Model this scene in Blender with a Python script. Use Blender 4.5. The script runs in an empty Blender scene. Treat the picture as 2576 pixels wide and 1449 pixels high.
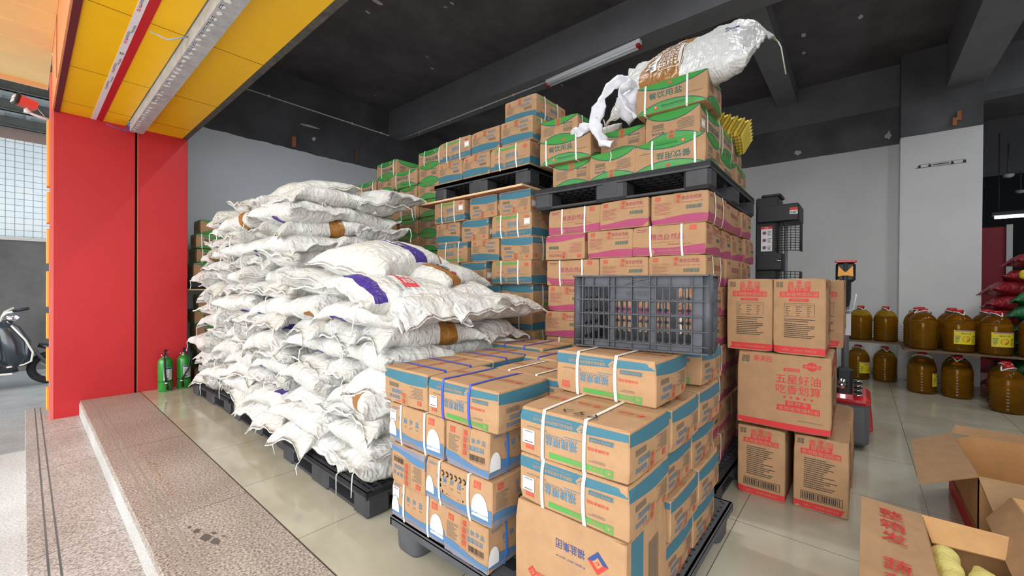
import bpy, math, random
from mathutils import Vector, Matrix, noise, Euler

S = bpy.context.scene
COL = S.collection
R = math.radians
random.seed(7)

# ------------------------------------------------------------------ camera
F_PX, YAW, PITCH, ROLL, CAM_H = 1037.525, R(40.20077), R(-0.26277532), R(0.4115373), 1.25
fwd = Vector((math.cos(YAW)*math.cos(PITCH), math.sin(YAW)*math.cos(PITCH), math.sin(PITCH)))
rgt = Vector((math.sin(YAW), -math.cos(YAW), 0)); upv = rgt.cross(fwd)
c_, s_ = math.cos(ROLL), math.sin(ROLL)
r2 = c_*rgt + s_*upv; u2 = -s_*rgt + c_*upv
cd = bpy.data.cameras.new('camera'); cam = bpy.data.objects.new('camera', cd); COL.objects.link(cam)
cam.matrix_world = Matrix(((r2.x, u2.x, -fwd.x, 0), (r2.y, u2.y, -fwd.y, 0), (r2.z, u2.z, -fwd.z, CAM_H), (0, 0, 0, 1)))
cd.sensor_width = 36; cd.lens = F_PX/2576*36; cd.clip_start = 0.05; cd.clip_end = 200
S.camera = cam

# ------------------------------------------------------------------ light and exposure
W = bpy.data.worlds.new('world'); S.world = W; W.use_nodes = True
wn = W.node_tree.nodes; wl = W.node_tree.links
bg = wn['Background']; bg.inputs['Strength'].default_value = 2.4
tc = wn.new('ShaderNodeTexCoord'); sp = wn.new('ShaderNodeSeparateXYZ'); rp = wn.new('ShaderNodeValToRGB')
wl.new(tc.outputs['Generated'], sp.inputs[0]); wl.new(sp.outputs['Z'], rp.inputs[0]); wl.new(rp.outputs[0], bg.inputs['Color'])
rp.color_ramp.elements[0].position = 0.0; rp.color_ramp.elements[0].color = (1.28, 1.32, 1.38, 1)
rp.color_ramp.elements[1].position = 0.6; rp.color_ramp.elements[1].color = (0.82, 0.86, 0.90, 1)
def sun(name, dirv, strength, angle, color=(1, 1, 1)):
    l = bpy.data.lights.new(name, 'SUN'); l.energy = strength; l.angle = R(angle); l.color = color
    o = bpy.data.objects.new(name, l); COL.objects.link(o)
    o.rotation_euler = Vector(dirv).to_track_quat('-Z', 'Y').to_euler(); return o
sun('overcast_sun', (1.0, 0.32, -0.24), 2.4, 62, (1.0, 0.985, 0.96))
sun('zenith_sky', (0.45, 0.05, -1.0), 2.0, 110, (0.94, 0.97, 1.0))
VS = S.view_settings
VS.view_transform = 'Standard'; VS.look = 'None'; VS.gamma = 1.0; VS.use_curve_mapping = False; VS.exposure = -0.14
S.display_settings.display_device = 'sRGB'
try:
    S.cycles.max_bounces = 8; S.cycles.diffuse_bounces = 5; S.cycles.transmission_bounces = 8; S.cycles.glossy_bounces = 4
    S.cycles.sample_clamp_indirect = 8.0
except Exception: pass

# ------------------------------------------------------------------ helpers
def lin(c): return tuple(((x/255)/12.92 if x/255 <= 0.04045 else ((x/255+0.055)/1.055)**2.4) for x in c)
MATS = {}
def mat(name, rgb, rough=0.6, metal=0.0, spec=0.5, var=0.0, vscale=8.0, bump=0.0, bscale=40.0, coat=0.0, trans=0.0, alpha=1.0, emit=None, ior=1.45, stretch=None, col2=None):
    if name in MATS: return MATS[name]
    m = bpy.data.materials.new(name); m.use_nodes = True
    nt = m.node_tree; b = nt.nodes['Principled BSDF']; L = nt.links.new
    c = lin(rgb)
    b.inputs['Base Color'].default_value = (*c, 1); b.inputs['Roughness'].default_value = rough
    b.inputs['Metallic'].default_value = metal; b.inputs['Specular IOR Level'].default_value = spec
    b.inputs['Coat Weight'].default_value = coat; b.inputs['Transmission Weight'].default_value = trans
    b.inputs['Alpha'].default_value = alpha; b.inputs['IOR'].default_value = ior
    if emit: b.inputs['Emission Color'].default_value = (*lin(emit[0]), 1); b.inputs['Emission Strength'].default_value = emit[1]
    t = nt.nodes.new('ShaderNodeTexCoord'); mp = nt.nodes.new('ShaderNodeMapping'); L(t.outputs['Object'], mp.inputs[0])
    if stretch: mp.inputs['Scale'].default_value = stretch
    if var > 0:
        n = nt.nodes.new('ShaderNodeTexNoise'); n.inputs['Scale'].default_value = vscale; n.inputs['Detail'].default_value = 5; n.inputs['Roughness'].default_value = 0.65
        L(mp.outputs[0], n.inputs[0])
        r = nt.nodes.new('ShaderNodeValToRGB'); L(n.outputs[0], r.inputs[0])
        r.color_ramp.elements[0].position = 0.3; r.color_ramp.elements[1].position = 0.7
        k2 = lin(col2) if col2 else tuple(min(1, x*(1+var)) for x in c)
        r.color_ramp.elements[0].color = (*(tuple(x*(1-var) for x in c) if not col2 else c), 1); r.color_ramp.elements[1].color = (*k2, 1)
        L(r.outputs[0], b.inputs['Base Color'])
    if bump > 0:
        n2 = nt.nodes.new('ShaderNodeTexNoise'); n2.inputs['Scale'].default_value = bscale; n2.inputs['Detail'].default_value = 4
        L(mp.outputs[0], n2.inputs[0])
        bp = nt.nodes.new('ShaderNodeBump'); bp.inputs['Strength'].default_value = bump; bp.inputs['Distance'].default_value = 0.01
        L(n2.outputs[0], bp.inputs['Height']); L(bp.outputs[0], b.inputs['Normal'])
    MATS[name] = m; return m

class MB:
    """collects faces of one part and builds ONE mesh"""
    def __init__(s): s.v = []; s.f = []; s.m = []; s.mats = []; s.sm = []
    def mi(s, m):
        if m not in s.mats: s.mats.append(m)
        return s.mats.index(m)
    def face(s, pts, m, smooth=False):
        b = len(s.v); s.v += [tuple(p) for p in pts]; s.f.append(list(range(b, b+len(pts)))); s.m.append(s.mi(m)); s.sm.append(smooth)
    def raw(s, vs, fs, m, smooth=False):
        b = len(s.v); s.v += [tuple(p) for p in vs]; k = s.mi(m)
        for f in fs: s.f.append([b+i for i in f]); s.m.append(k); s.sm.append(smooth)
    def box(s, x0, y0, z0, x1, y1, z1, m, bev=0.0, M=None):
        X = [x0, x1]; Y = [y0, y1]; Z = [z0, z1]
        if bev <= 0:
            vs = [Vector((X[i], Y[j], Z[k])) for i in (0, 1) for j in (0, 1) for k in (0, 1)]
            fs = [(0, 1, 3, 2), (4, 6, 7, 5), (0, 4, 5, 1), (2, 3, 7, 6), (0, 2, 6, 4), (1, 5, 7, 3)]
        else:
            b = min(bev, (x1-x0)/2.01, (y1-y0)/2.01, (z1-z0)/2.01); vs = []; idx = {}
            for i in (0, 1):
                for j in (0, 1):
                    for k in (0, 1):
                        sx, sy, sz = (1 if i == 0 else -1), (1 if j == 0 else -1), (1 if k == 0 else -1)
                        for a in range(3):
                            p = [X[i]+sx*b, Y[j]+sy*b, Z[k]+sz*b]; p[a] = (X[i], Y[j], Z[k])[a]
                            idx[(i, j, k, a)] = len(vs); vs.append(Vector(p))
            fs = []
            for a in range(3):
                o = [q for q in range(3) if q != a]
                for e in (0, 1):
                    q = []
                    for (p1, p2) in ((0, 0), (1, 0), (1, 1), (0, 1)):
                        t = [0, 0, 0]; t[a] = e; t[o[0]] = p1; t[o[1]] = p2; q.append(idx[(*t, a)])
                    fl = (e == 1) ^ (a == 1); fs.append(q if fl else q[::-1])
            for a in range(3):
                o = [q for q in range(3) if q != a]
                for p1 in (0, 1):
                    for p2 in (0, 1):
                        def K(e, ax):
                            t = [0, 0, 0]; t[a] = e; t[o[0]] = p1; t[o[1]] = p2; return idx[(*t, ax)]
                        fs.append([K(0, o[0]), K(1, o[0]), K(1, o[1]), K(0, o[1])])
            for i in (0, 1):
                for j in (0, 1):
                    for k in (0, 1): fs.append([idx[(i, j, k, a)] for a in range(3)])
        if M is not None: vs = [M @ v for v in vs]
        s.raw(vs, fs, m)
    def tube(s, pts, r, m, n=8, cap=True, smooth=True, sq=None):
        pts = [Vector(p) for p in pts]; rings = []
        prev = None
        for i, p in enumerate(pts):
            d = (pts[min(i+1, len(pts)-1)] - pts[max(i-1, 0)]).normalized()
            a = prev if prev is not None else (Vector((0, 0, 1)) if abs(d.z) < 0.9 else Vector((1, 0, 0)))
            a = (a - d*a.dot(d)); a = a.normalized() if a.length > 1e-6 else d.orthogonal().normalized()
            prev = a; b = d.cross(a)
            rr = r[i] if isinstance(r, (list, tuple)) else r
            q = sq if sq else 1.0
            rings.append([p + a*rr*math.cos(2*math.pi*k/n) + b*rr*q*math.sin(2*math.pi*k/n) for k in range(n)])
        vs = [v for rg in rings for v in rg]
        fs = [[i*n+k, i*n+(k+1) % n, (i+1)*n+(k+1) % n, (i+1)*n+k] for i in range(len(pts)-1) for k in range(n)]
        if cap: fs.append(list(range(n))[::-1]); fs.append([(len(pts)-1)*n+k for k in range(n)])
        s.raw(vs, fs, m, smooth)
    def lathe(s, prof, m, n=24, c=(0, 0, 0), smooth=True, M=None, mid=None):
        vs = [Vector((c[0]+r*math.cos(2*math.pi*k/n), c[1]+r*math.sin(2*math.pi*k/n), c[2]+z)) for r, z in prof for k in range(n)]
        if M is not None: vs = [M @ v for v in vs]
        fs = [[i*n+k, i*n+(k+1) % n, (i+1)*n+(k+1) % n, (i+1)*n+k] for i in range(len(prof)-1) for k in range(n)]
        fs.append(list(range(n))[::-1]); fs.append([(len(prof)-1)*n+k for k in range(n)])
        s.raw(vs, fs, m, smooth)
    def map(s, fn): s.v = [tuple(fn(Vector(p))) for p in s.v]
    def mesh(s, name):
        me = bpy.data.meshes.new(name); me.from_pydata(s.v, [], s.f)
        for m in s.mats: me.materials.append(m)
        me.polygons.foreach_set('material_index', s.m); me.polygons.foreach_set('use_smooth', s.sm); me.update()
        return me
    def build(s, name, parent=None, loc=None, rot=None, recalc=True):
        me = s.mesh(name)
        if recalc:
            import bmesh
            bm = bmesh.new(); bm.from_mesh(me); bmesh.ops.recalc_face_normals(bm, faces=bm.faces); bm.to_mesh(me); bm.free()
        return link(name, me, parent, loc, rot)
def link(name, me, parent=None, loc=None, rot=None):
    o = bpy.data.objects.new(name, me); COL.objects.link(o)
    if parent is not None: o.parent = parent
    if loc is not None: o.location = loc
    if rot is not None: o.rotation_euler = rot
    return o
def empty(name, loc=(0, 0, 0), rot=(0, 0, 0)):
    o = bpy.data.objects.new(name, None); COL.objects.link(o); o.location = loc; o.rotation_euler = rot; o.empty_display_size = 0.1; return o
def tag(o, label, cat, group=None):
    o['label'] = label; o['category'] = cat
    if group: o['group'] = group
    return o
def struct(o): o['kind'] = 'structure'; return o
def copy_tree(o, parent=None):
    c = o.copy(); COL.objects.link(c); c.parent = parent
    for ch in [q for q in o.children]: copy_tree(ch, c)
    return c
def box_obj(name, b, m, parent=None, bev=0.0):
    k = MB(); k.box(*b, m, bev); return k.build(name, parent)
ORD = ['zeroth', 'first', 'second', 'third', 'fourth', 'fifth', 'sixth', 'seventh', 'eighth', 'ninth', 'tenth', 'eleventh', 'twelfth', 'thirteenth', 'fourteenth', 'fifteenth', 'sixteenth', 'seventeenth', 'eighteenth', 'nineteenth']

_tc = {}
def text_geo(t, bold=0.0):
    bold = min(bold, 0.004); k = (t, bold)
    if k in _tc: return _tc[k]
    cu = bpy.data.curves.new('t', 'FONT'); cu.body = t; cu.size = 1.0; cu.resolution_u = 1 if len(t) > 8 else 2; cu.offset = bold
    cu.align_x = 'CENTER'; cu.align_y = 'CENTER'
    o = bpy.data.objects.new('t', cu); COL.objects.link(o)
    dg = bpy.context.evaluated_depsgraph_get(); dg.update()
    me = bpy.data.meshes.new_from_object(o.evaluated_get(dg))
    vs = [(v.co.x, v.co.y) for v in me.vertices]; fs = [list(p.vertices) for p in me.polygons]
    bpy.data.objects.remove(o); bpy.data.curves.remove(cu); bpy.data.meshes.remove(me)
    if vs:
        x0 = min(v[0] for v in vs); x1 = max(v[0] for v in vs); y0 = min(v[1] for v in vs); y1 = max(v[1] for v in vs)
        vs = [((x-(x0+x1)/2), (y-(y0+y1)/2)) for x, y in vs]; w, h = x1-x0, y1-y0
    else: w = h = 1
    _tc[k] = (vs, fs, w, h); return _tc[k]

class Face2D:
    """prints drawn flat on one face; T maps (x, y, lift) to 3-D"""
    def __init__(s, mb, T): s.mb = mb; s.T = T; s.d = 0.0007
    def quad(s, x0, y0, x1, y1, m, lv=1, n=None):
        nx = max(1, int(abs(x1-x0)/0.05)) if n is None else n; ny = max(1, int(abs(y1-y0)/0.05))
        vs = [s.T(x0+(x1-x0)*i/nx, y0+(y1-y0)*j/ny, s.d*lv) for j in range(ny+1) for i in range(nx+1)]
        fs = [[j*(nx+1)+i, j*(nx+1)+i+1, (j+1)*(nx+1)+i+1, (j+1)*(nx+1)+i] for j in range(ny) for i in range(nx)]
        s.mb.raw(vs, fs, m)
    def band(s, x0, x1, fa, fb, m, lv=1, nx=16, ny=3):
        vs = []
        for j in range(ny+1):
            for i in range(nx+1):
                x = x0+(x1-x0)*i/nx; a, b = fa(x), fb(x); vs.append(s.T(x, a+(b-a)*j/ny, s.d*lv))
        fs = [[j*(nx+1)+i, j*(nx+1)+i+1, (j+1)*(nx+1)+i+1, (j+1)*(nx+1)+i] for j in range(ny) for i in range(nx)]
        s.mb.raw(vs, fs, m)
    def poly(s, pts, m, lv=1): s.mb.face([s.T(x, y, s.d*lv) for x, y in pts], m)
    def text(s, t, x, y, h, m, lv=2, w=None, bold=0.02, rot=0):
        vs, fs, tw, th = text_geo(t, bold); k = h/th; kx = k if w is None else w/tw
        ca, sa = math.cos(rot), math.sin(rot)
        s.mb.raw([s.T(x+ca*a*kx-sa*b*k, y+sa*a*kx+ca*b*k, s.d*lv) for a, b in vs], fs, m)
    def disc(s, x, y, r, m, lv=2, n=16, r2=None):
        if r2 is None: s.poly([(x+r*math.cos(2*math.pi*i/n), y+r*math.sin(2*math.pi*i/n)) for i in range(n)], m, lv)
        else:
            vs = [s.T(x+q*math.cos(2*math.pi*i/n), y+q*math.sin(2*math.pi*i/n), s.d*lv) for q in (r, r2) for i in range(n)]
            s.mb.raw(vs, [[i, (i+1) % n, n+(i+1) % n, n+i] for i in range(n)], m)
    def frame(s, x0, y0, x1, y1, t, m, lv=2):
        s.quad(x0, y0, x1, y0+t, m, lv); s.quad(x0, y1-t, x1, y1, m, lv); s.quad(x0, y0, x0+t, y1, m, lv); s.quad(x1-t, y0, x1, y1, m, lv)
    def barcode(s, x0, y0, x1, y1, m, lv=2, seed=1):
        rr = random.Random(seed); x = x0
        while x < x1:
            w = rr.choice((0.0008, 0.0014, 0.002))*(x1-x0)/0.05; s.quad(x, y0, min(x+w, x1), y1, m, lv, n=1); x += w + rr.choice((0.0008, 0.0014))*(x1-x0)/0.05
    def lines(s, x0, y0, x1, y1, n, m, lv=2, seed=2, fill=0.45, dash=0.006):
        rr = random.Random(seed); h = (y1-y0)/n
        for i in range(n):
            y = y1-h*(i+0.8); xe = x0+(x1-x0)*rr.uniform(0.55, 1.0); x = x0
            while x < xe:
                w = dash*rr.uniform(0.7, 2.2); s.quad(x, y, min(x+w, xe), y+h*fill, m, lv, n=1); x += w+dash*0.3
    def icons(s, x, y, sz, n, m, lv=2):
        for i in range(n):
            a = x+i*sz*1.25; s.frame(a, y, a+sz, y+sz, sz*0.14, m, lv)
            if i % 2: s.poly([(a+sz*.25, y+sz*.25), (a+sz*.75, y+sz*.25), (a+sz*.5, y+sz*.8)], m, lv)
            else: s.quad(a+sz*.4, y+sz*.25, a+sz*.6, y+sz*.75, m, lv, n=1)
    def logo(s, x, y, h, m, mi, lv=2):
        w = h*1.35; s.quad(x-w/2, y-h/2, x+w/2, y+h/2, m, lv, n=1); s.frame(x-w/2+h*.06, y-h/2+h*.06, x+w/2-h*.06, y+h/2-h*.06, h*.04, mi, lv+1)
        s.text('闽盐', x, y, h*.62, mi, lv+1, w=w*.74, bold=0.03)
    def diamond(s, x, y, r, m, m2, lv=2):
        s.poly([(x-r, y), (x, y-r), (x+r, y), (x, y+r)], m, lv)
        s.poly([(x-r*.5, y), (x, y-r*.5), (x+r*.1, y-r*.4), (x-r*.2, y), (x+r*.1, y+r*.4), (x, y+r*.5)], m2, lv+1)
        s.quad(x, y-r*.07, x+r*.5, y+r*.07, m2, lv+1, n=1)

# ------------------------------------------------------------------ materials
KRAFT = mat('kraft_board', (166, 130, 94), 0.78, var=0.10, vscale=14, bump=0.12, bscale=60)
KRAFT2 = mat('kraft_board_dull', (188, 146, 98), 0.8, var=0.12, vscale=10, bump=0.15, bscale=50)
KRAFTD = mat('kraft_cut_edge', (160, 118, 76), 0.85)
TEAL = mat('print_teal', (56, 106, 122), 0.6, var=0.06); BLUE = mat('print_blue', (54, 118, 152), 0.6)
LBLUE = mat('print_mid_blue', (78, 116, 152), 0.6); GREYB = mat('print_grey_violet', (118, 122, 136), 0.65)
PGRN = mat('print_green', (76, 150, 70), 0.55); DGRN = mat('print_dark_green', (30, 90, 86), 0.55); BAGG = mat('green_film', (60, 140, 62), 0.35, bump=0.3, bscale=18)
MAR = mat('print_maroon', (158, 62, 98), 0.6, var=0.06); MART = mat('print_maroon_text', (150, 55, 75), 0.6)
RED = mat('print_red', (200, 58, 48), 0.6); WHT = mat('print_white', (216, 216, 214), 0.6); INK = mat('print_ink', (60, 52, 46), 0.7)
INKG = mat('print_ink_grey', (118, 104, 90), 0.7); OILR = mat('print_oil_red', (196, 48, 50), 0.6); NAVY = mat('print_navy', (48, 70, 125), 0.6)
MARKER = mat('marker_black', (30, 28, 26), 0.5)
STRW = mat('strap_white', (220, 218, 210), 0.4); STRB = mat('strap_blue', (58, 82, 190), 0.35); STRC = mat('strap_cyan_blue', (62, 118, 200), 0.35)
TAPE = mat('tape_brown', (186, 140, 100), 0.22, alpha=0.4); TAPEC = mat('tape_clear', (205, 190, 165), 0.15, alpha=0.35)
STICK = mat('sticker_white', (226, 226, 226), 0.5)
BLACKP = mat('black_plastic', (54, 55, 58), 0.5, var=0.25, vscale=9, bump=0.12, bscale=35)
BLACKU = mat('black_plastic_dusty', (74, 76, 80), 0.55, var=0.2, vscale=7, bump=0.12, bscale=35)
CRATEM = mat('crate_grey_plastic', (60, 62, 67), 0.5, var=0.3, vscale=16, bump=0.15, bscale=30)
PLY = mat('plywood', (222, 186, 142), 0.7, var=0.12, vscale=5, stretch=(1, 12, 12)); PLYR = mat('plywood_under', (178, 120, 92), 0.8, var=0.2)
MET = mat('galvanised', (176, 178, 180), 0.5, metal=0.15, var=0.2, vscale=12); CHR = mat('chrome', (220, 222, 225), 0.15, metal=1.0)

# ------------------------------------------------------------------ the place: floor, steps, walls, ceiling
def nodes_mat(name):
    m = bpy.data.materials.new(name); m.use_nodes = True; nt = m.node_tree
    return m, nt, nt.nodes['Principled BSDF'], nt.links.new
def tile_floor():
    m, nt, b, L = nodes_mat('polished_tiles'); N = nt.nodes.new
    g = N('ShaderNodeNewGeometry'); mp = N('ShaderNodeMapping'); L(g.outputs['Position'], mp.inputs[0])
    mp.inputs['Location'].default_value = (-0.07, 0.30, 0)
    br = N('ShaderNodeTexBrick'); L(mp.outputs[0], br.inputs[0])
    br.offset = 0; br.inputs['Scale'].default_value = 1.0; br.inputs['Brick Width'].default_value = 0.8; br.inputs['Row Height'].default_value = 0.8
    br.inputs['Mortar Size'].default_value = 0.0022; br.inputs['Mortar Smooth'].default_value = 0.1
    n = N('ShaderNodeTexNoise'); n.inputs['Scale'].default_value = 2.2; n.inputs['Detail'].default_value = 6; L(mp.outputs[0], n.inputs[0])
    r = N('ShaderNodeValToRGB'); L(n.outputs[0], r.inputs[0]); r.color_ramp.elements[0].position = 0.35; r.color_ramp.elements[1].position = 0.68
    r.color_ramp.elements[0].color = (*lin((170, 163, 143)), 1); r.color_ramp.elements[1].color = (*lin((190, 184, 165)), 1)
    L(r.outputs[0], br.inputs['Color1']); L(r.outputs[0], br.inputs['Color2']); br.inputs['Mortar'].default_value = (*lin((110, 98, 82)), 1)
    L(br.outputs[0], b.inputs['Base Color'])
    n2 = N('ShaderNodeTexNoise'); n2.inputs['Scale'].default_value = 3; n2.inputs['Detail'].default_value = 8; L(mp.outputs[0], n2.inputs[0])
    mr = N('ShaderNodeMapRange'); L(n2.outputs[0], mr.inputs[0]); mr.inputs[3].default_value = 0.03; mr.inputs[4].default_value = 0.22; L(mr.outputs[0], b.inputs['Roughness'])
    b.inputs['Specular IOR Level'].default_value = 0.6
    return m
def granite(name, c1, c2, c3, pink=0.0):
    m, nt, b, L = nodes_mat(name); N = nt.nodes.new
    g = N('ShaderNodeNewGeometry')
    v = N('ShaderNodeTexNoise'); v.inputs['Scale'].default_value = 95; v.inputs['Detail'].default_value = 3; L(g.outputs['Position'], v.inputs[0])
    r = N('ShaderNodeValToRGB'); L(v.outputs[0], r.inputs[0]); e = r.color_ramp.elements
    e[0].position = 0.36; e[0].color = (*lin(c1), 1); e[1].position = 0.66; e[1].color = (*lin(c3), 1); q = e.new(0.5); q.color = (*lin(c2), 1)
    n = N('ShaderNodeTexNoise'); n.inputs['Scale'].default_value = 1.6; n.inputs['Detail'].default_value = 4; L(g.outputs['Position'], n.inputs[0])
    mx = N('ShaderNodeMixRGB'); mx.blend_type = 'MULTIPLY'; L(r.outputs[0], mx.inputs[1])
    r3 = N('ShaderNodeValToRGB'); L(n.outputs[0], r3.inputs[0]); r3.color_ramp.elements[0].position = 0.35; r3.color_ramp.elements[1].position = 0.65
    r3.color_ramp.elements[0].color = (0.80, 0.77, 0.74, 1); r3.color_ramp.elements[1].color = (1, 1, 1, 1)
    L(r3.outputs[0], mx.inputs[2]); mx.inputs[0].default_value = 1; L(mx.outputs[0], b.inputs['Base Color']); b.inputs['Roughness'].default_value = 0.42
    bp = N('ShaderNodeBump'); bp.inputs['Strength'].default_value = 0.15; bp.inputs['Distance'].default_value = 0.005; L(v.outputs[0], bp.inputs['Height']); L(bp.outputs[0], b.inputs['Normal'])
    return m
def wall_paint(name, grey, dark, zb, rag=0.02):
    """grey paint below height zb, near-black paint above, with a brushed ragged border"""
    m, nt, b, L = nodes_mat(name); N = nt.nodes.new
    g = N('ShaderNodeNewGeometry'); s = N('ShaderNodeSeparateXYZ'); L(g.outputs['Position'], s.inputs[0])
    n = N('ShaderNodeTexNoise'); n.inputs['Scale'].default_value = 3.0; n.inputs['Detail'].default_value = 6; L(g.outputs['Position'], n.inputs[0])
    a = N('ShaderNodeMath'); a.operation = 'MULTIPLY_ADD'; L(n.outputs[0], a.inputs[0]); a.inputs[1].default_value = rag*4; L(s.outputs['Z'], a.inputs[2])
    gt = N('ShaderNodeMath'); gt.operation = 'GREATER_THAN'; L(a.outputs[0], gt.inputs[0]); gt.inputs[1].default_value = zb+rag*2
    mx = N('ShaderNodeMixRGB'); L(gt.outputs[0], mx.inputs[0])
    def ramp(c, v, sc):
        n2 = N('ShaderNodeTexNoise'); n2.inputs['Scale'].default_value = sc; n2.inputs['Detail'].default_value = 5; L(g.outputs['Position'], n2.inputs[0])
        r = N('ShaderNodeValToRGB'); L(n2.outputs[0], r.inputs[0]); k = lin(c)
        r.color_ramp.elements[0].position = 0.3; r.color_ramp.elements[1].position = 0.7
        r.color_ramp.elements[0].color = (*[x*(1-v) for x in k], 1); r.color_ramp.elements[1].color = (*[x*(1+v) for x in k], 1); return r
    L(ramp(grey, 0.05, 1.1).outputs[0], mx.inputs[1]); L(ramp(dark, 0.3, 2.0).outputs[0], mx.inputs[2])
    L(mx.outputs[0], b.inputs['Base Color']); b.inputs['Roughness'].default_value = 0.75
    return m
FLOOR = tile_floor()
GRAN = granite('granite_step', (118, 106, 98), (168, 156, 146), (204, 194, 184)); GRANL = granite('granite_riser', (170, 170, 168), (200, 200, 198), (222, 222, 220))
GRANR = granite('granite_lower', (140, 128, 124), (184, 176, 172), (214, 209, 204)); ROADM = mat('road_concrete', (150, 155, 158), 0.8, var=0.18, vscale=2.2, bump=0.3, bscale=60)
GREYW = wall_paint('wall_paint_back', (226, 232, 238), (84, 85, 89), 3.49); GREYR = wall_paint('wall_paint_right', (222, 223, 222), (94, 95, 98), 3.355, 0.004)
BLACKC = mat('ceiling_black', (92, 88, 91), 0.7, var=0.35, vscale=1.6, bump=0.1, bscale=6); BEAMC = mat('beam_black', (116, 117, 121), 0.65, var=0.12, vscale=2)
YEL = mat('soffit_yellow', (255, 196, 10), 0.42, var=0.04, vscale=3, bump=0.03, bscale=300); REDP = mat('panel_red', (190, 36, 42), 0.45, var=0.05, vscale=2, bump=0.04, bscale=300)
REDD = mat('panel_red_deep', (190, 28, 36), 0.45); ORG = mat('fascia_orange', (232, 150, 100), 0.45); MARN = mat('edge_maroon', (92, 30, 36), 0.5)
AWN = mat('awning_cream_orange', (250, 208, 136), 0.45, var=0.06, vscale=2); DARK = mat('dark_void', (22, 20, 20), 0.8); CONC = mat('dark_concrete', (98, 98, 96), 0.85, var=0.25, vscale=1.8, bump=0.2, bscale=14)

XR, XP, YB, ZC, ZC2 = 8.2, 7.9, 7.2, 4.70, 4.51
def plate(name, b, m): return struct(box_obj(name, b, m))
plate('floor', (0.87, -6.0, -0.10, 20, YB+0.1, 0.0), FLOOR)
def steps():
    k = MB(); k.box(0.385, -6, -0.165, 0.868, 6.33, 0.0, GRAN, 0.004); k.box(0.380, -6, -0.165, 0.386, 6.33, -0.028, GRANL)
    for x in (0.455, 0.50): k.box(x, -6, -0.001, x+0.010, 6.33, 0.0006, mat('granite_groove', (150, 138, 128), .7))
    for y in (-0.1, 1.35, 2.8, 4.25): k.box(0.386, y, -0.001, 0.868, y+0.003, 0.0007, CONC)
    rr = random.Random(9); WET = mat('wet_stain', (92, 84, 78), .25); RUST = mat('rust_stain', (172, 132, 96), .6)
    def blob(x, y, r, m, st=1.0, n=9): k.face([Vector((x+r*rr.uniform(.5, 1.1)*math.cos(2*math.pi*i/n), y+r*st*rr.uniform(.5, 1.1)*math.sin(2*math.pi*i/n), .0011)) for i in range(n)], m)
    for x, y, r in ((.58, 2.45, .030), (.60, 2.38, .022), (.565, 2.55, .018), (.615, 2.47, .012), (.55, 2.62, .009), (.64, 2.40, .008)): blob(x, y, r, WET, 1.8)
    for i in range(26): blob(.575+rr.uniform(-.012, .012)+.0*i, 3.1+i*.034+rr.uniform(-.02, .02), rr.uniform(.003, .009), RUST, 2.2)
    return struct(k.build('floor'))
steps()
def lower():
    k = MB(); k.box(0.008, -6, -0.32, 0.385, 7.05, -0.155, GRANR, 0.004)
    for x in (0.075, 0.115): k.box(x, -6, -0.156, x+0.008, 7.05, -0.1542, CONC)
    for y in (1.7, 3.2, 4.7, 5.8): k.box(0.008, y, -0.156, 0.385, y+0.003, -0.1544, CONC)
    return struct(k.build('floor'))
lower()
plate('floor', (-14, -8, -0.40, 0.008, 5.5, -0.20), granite('granite_paving', (190, 194, 196), (218, 222, 224), (238, 240, 242)))
plate('floor', (-14, 5.5, -0.40, 3.0, 14.0, -0.19), ROADM)
plate('wall_back', (1.25, YB, 0, XR+0.2, YB+0.2, 4.8), GREYW)
plate('wall_right', (XR, -0.41, 0, XR+0.2, YB, 4.8), GREYR)
plate('wall_pillar', (XP, -1.18, 0, XR+0.4, -0.41, 4.8), GREYR)
# the dark sales room beyond the pillar
plate('wall_far', (16.0, -8.0, 0, 16.2, 0.2, 4.8), mat('far_dark', (40, 42, 46), 0.8)); plate('wall_inner', (8.6, -0.42, 0, 16.0, -0.3, 4.8), mat('far_dark2', (30, 32, 36), 0.8))
plate('wall_front_added', (1.0, -7.2, 0, 1.3, -1.1, 3.05), mat('side_wall_paint', (120, 122, 124), 0.8, var=0.05))  # unseen wall added to keep daylight off the right floor and carton sides
plate('wall_near_added', (1.3, -7.2, 0, 16, -7.0, 4.8), mat('side_wall_paint', (120, 122, 124), 0.8, var=0.05))  # unseen side wall added to stop sky light flooding the room
# red door-side partition with the shutter groove
def redwall():
    k = MB(); k.box(0.195, 6.33, -0.157, 0.815, 6.60, 3.03, REDP, 0.002); k.box(0.845, 6.335, 0.0, 1.30, 6.60, 3.05, REDP, 0.002)
    k.box(0.812, 6.37, -0.05, 0.848, 6.60, 3.05, DARK); k.box(0.836, 6.338, 0.0, 0.8455, 6.36, 3.02, mat('edge_orange', (190, 96, 60), 0.5))
    k.box(0.805, 6.326, 0.0, 0.8145, 6.34, 3.0, REDD)
    return struct(k.build('wall_left'))
redwall()
plate('wall_left', (1.12, 6.60, 0, 1.30, YB+0.05, 4.8), GREYW)
def soffit():
    k = MB(); z0, z1 = 3.02, 3.06
    k.box(0.236, -5, z0, 0.735, 6.34, z1, YEL); k.box(0.86, -5, z0, 1.245, 6.34, z1, YEL)
    for y in (5.95-0.02, 4.93, 3.70, 2.48, 1.26): 
        k.box(0.236, y, z0-0.0015, 0.735, y+0.004, z0, MARN); k.box(0.86, y, z0-0.0015, 1.245, y+0.004, z0, MARN)
    k.box(0.196, -5, z0-0.012, 0.236, 6.34, z1, MARN); k.box(0.735, -5, 3.09, 0.86, 6.34, 3.13, DARK)
    return struct(k.build('ceiling'))
soffit()
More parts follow.
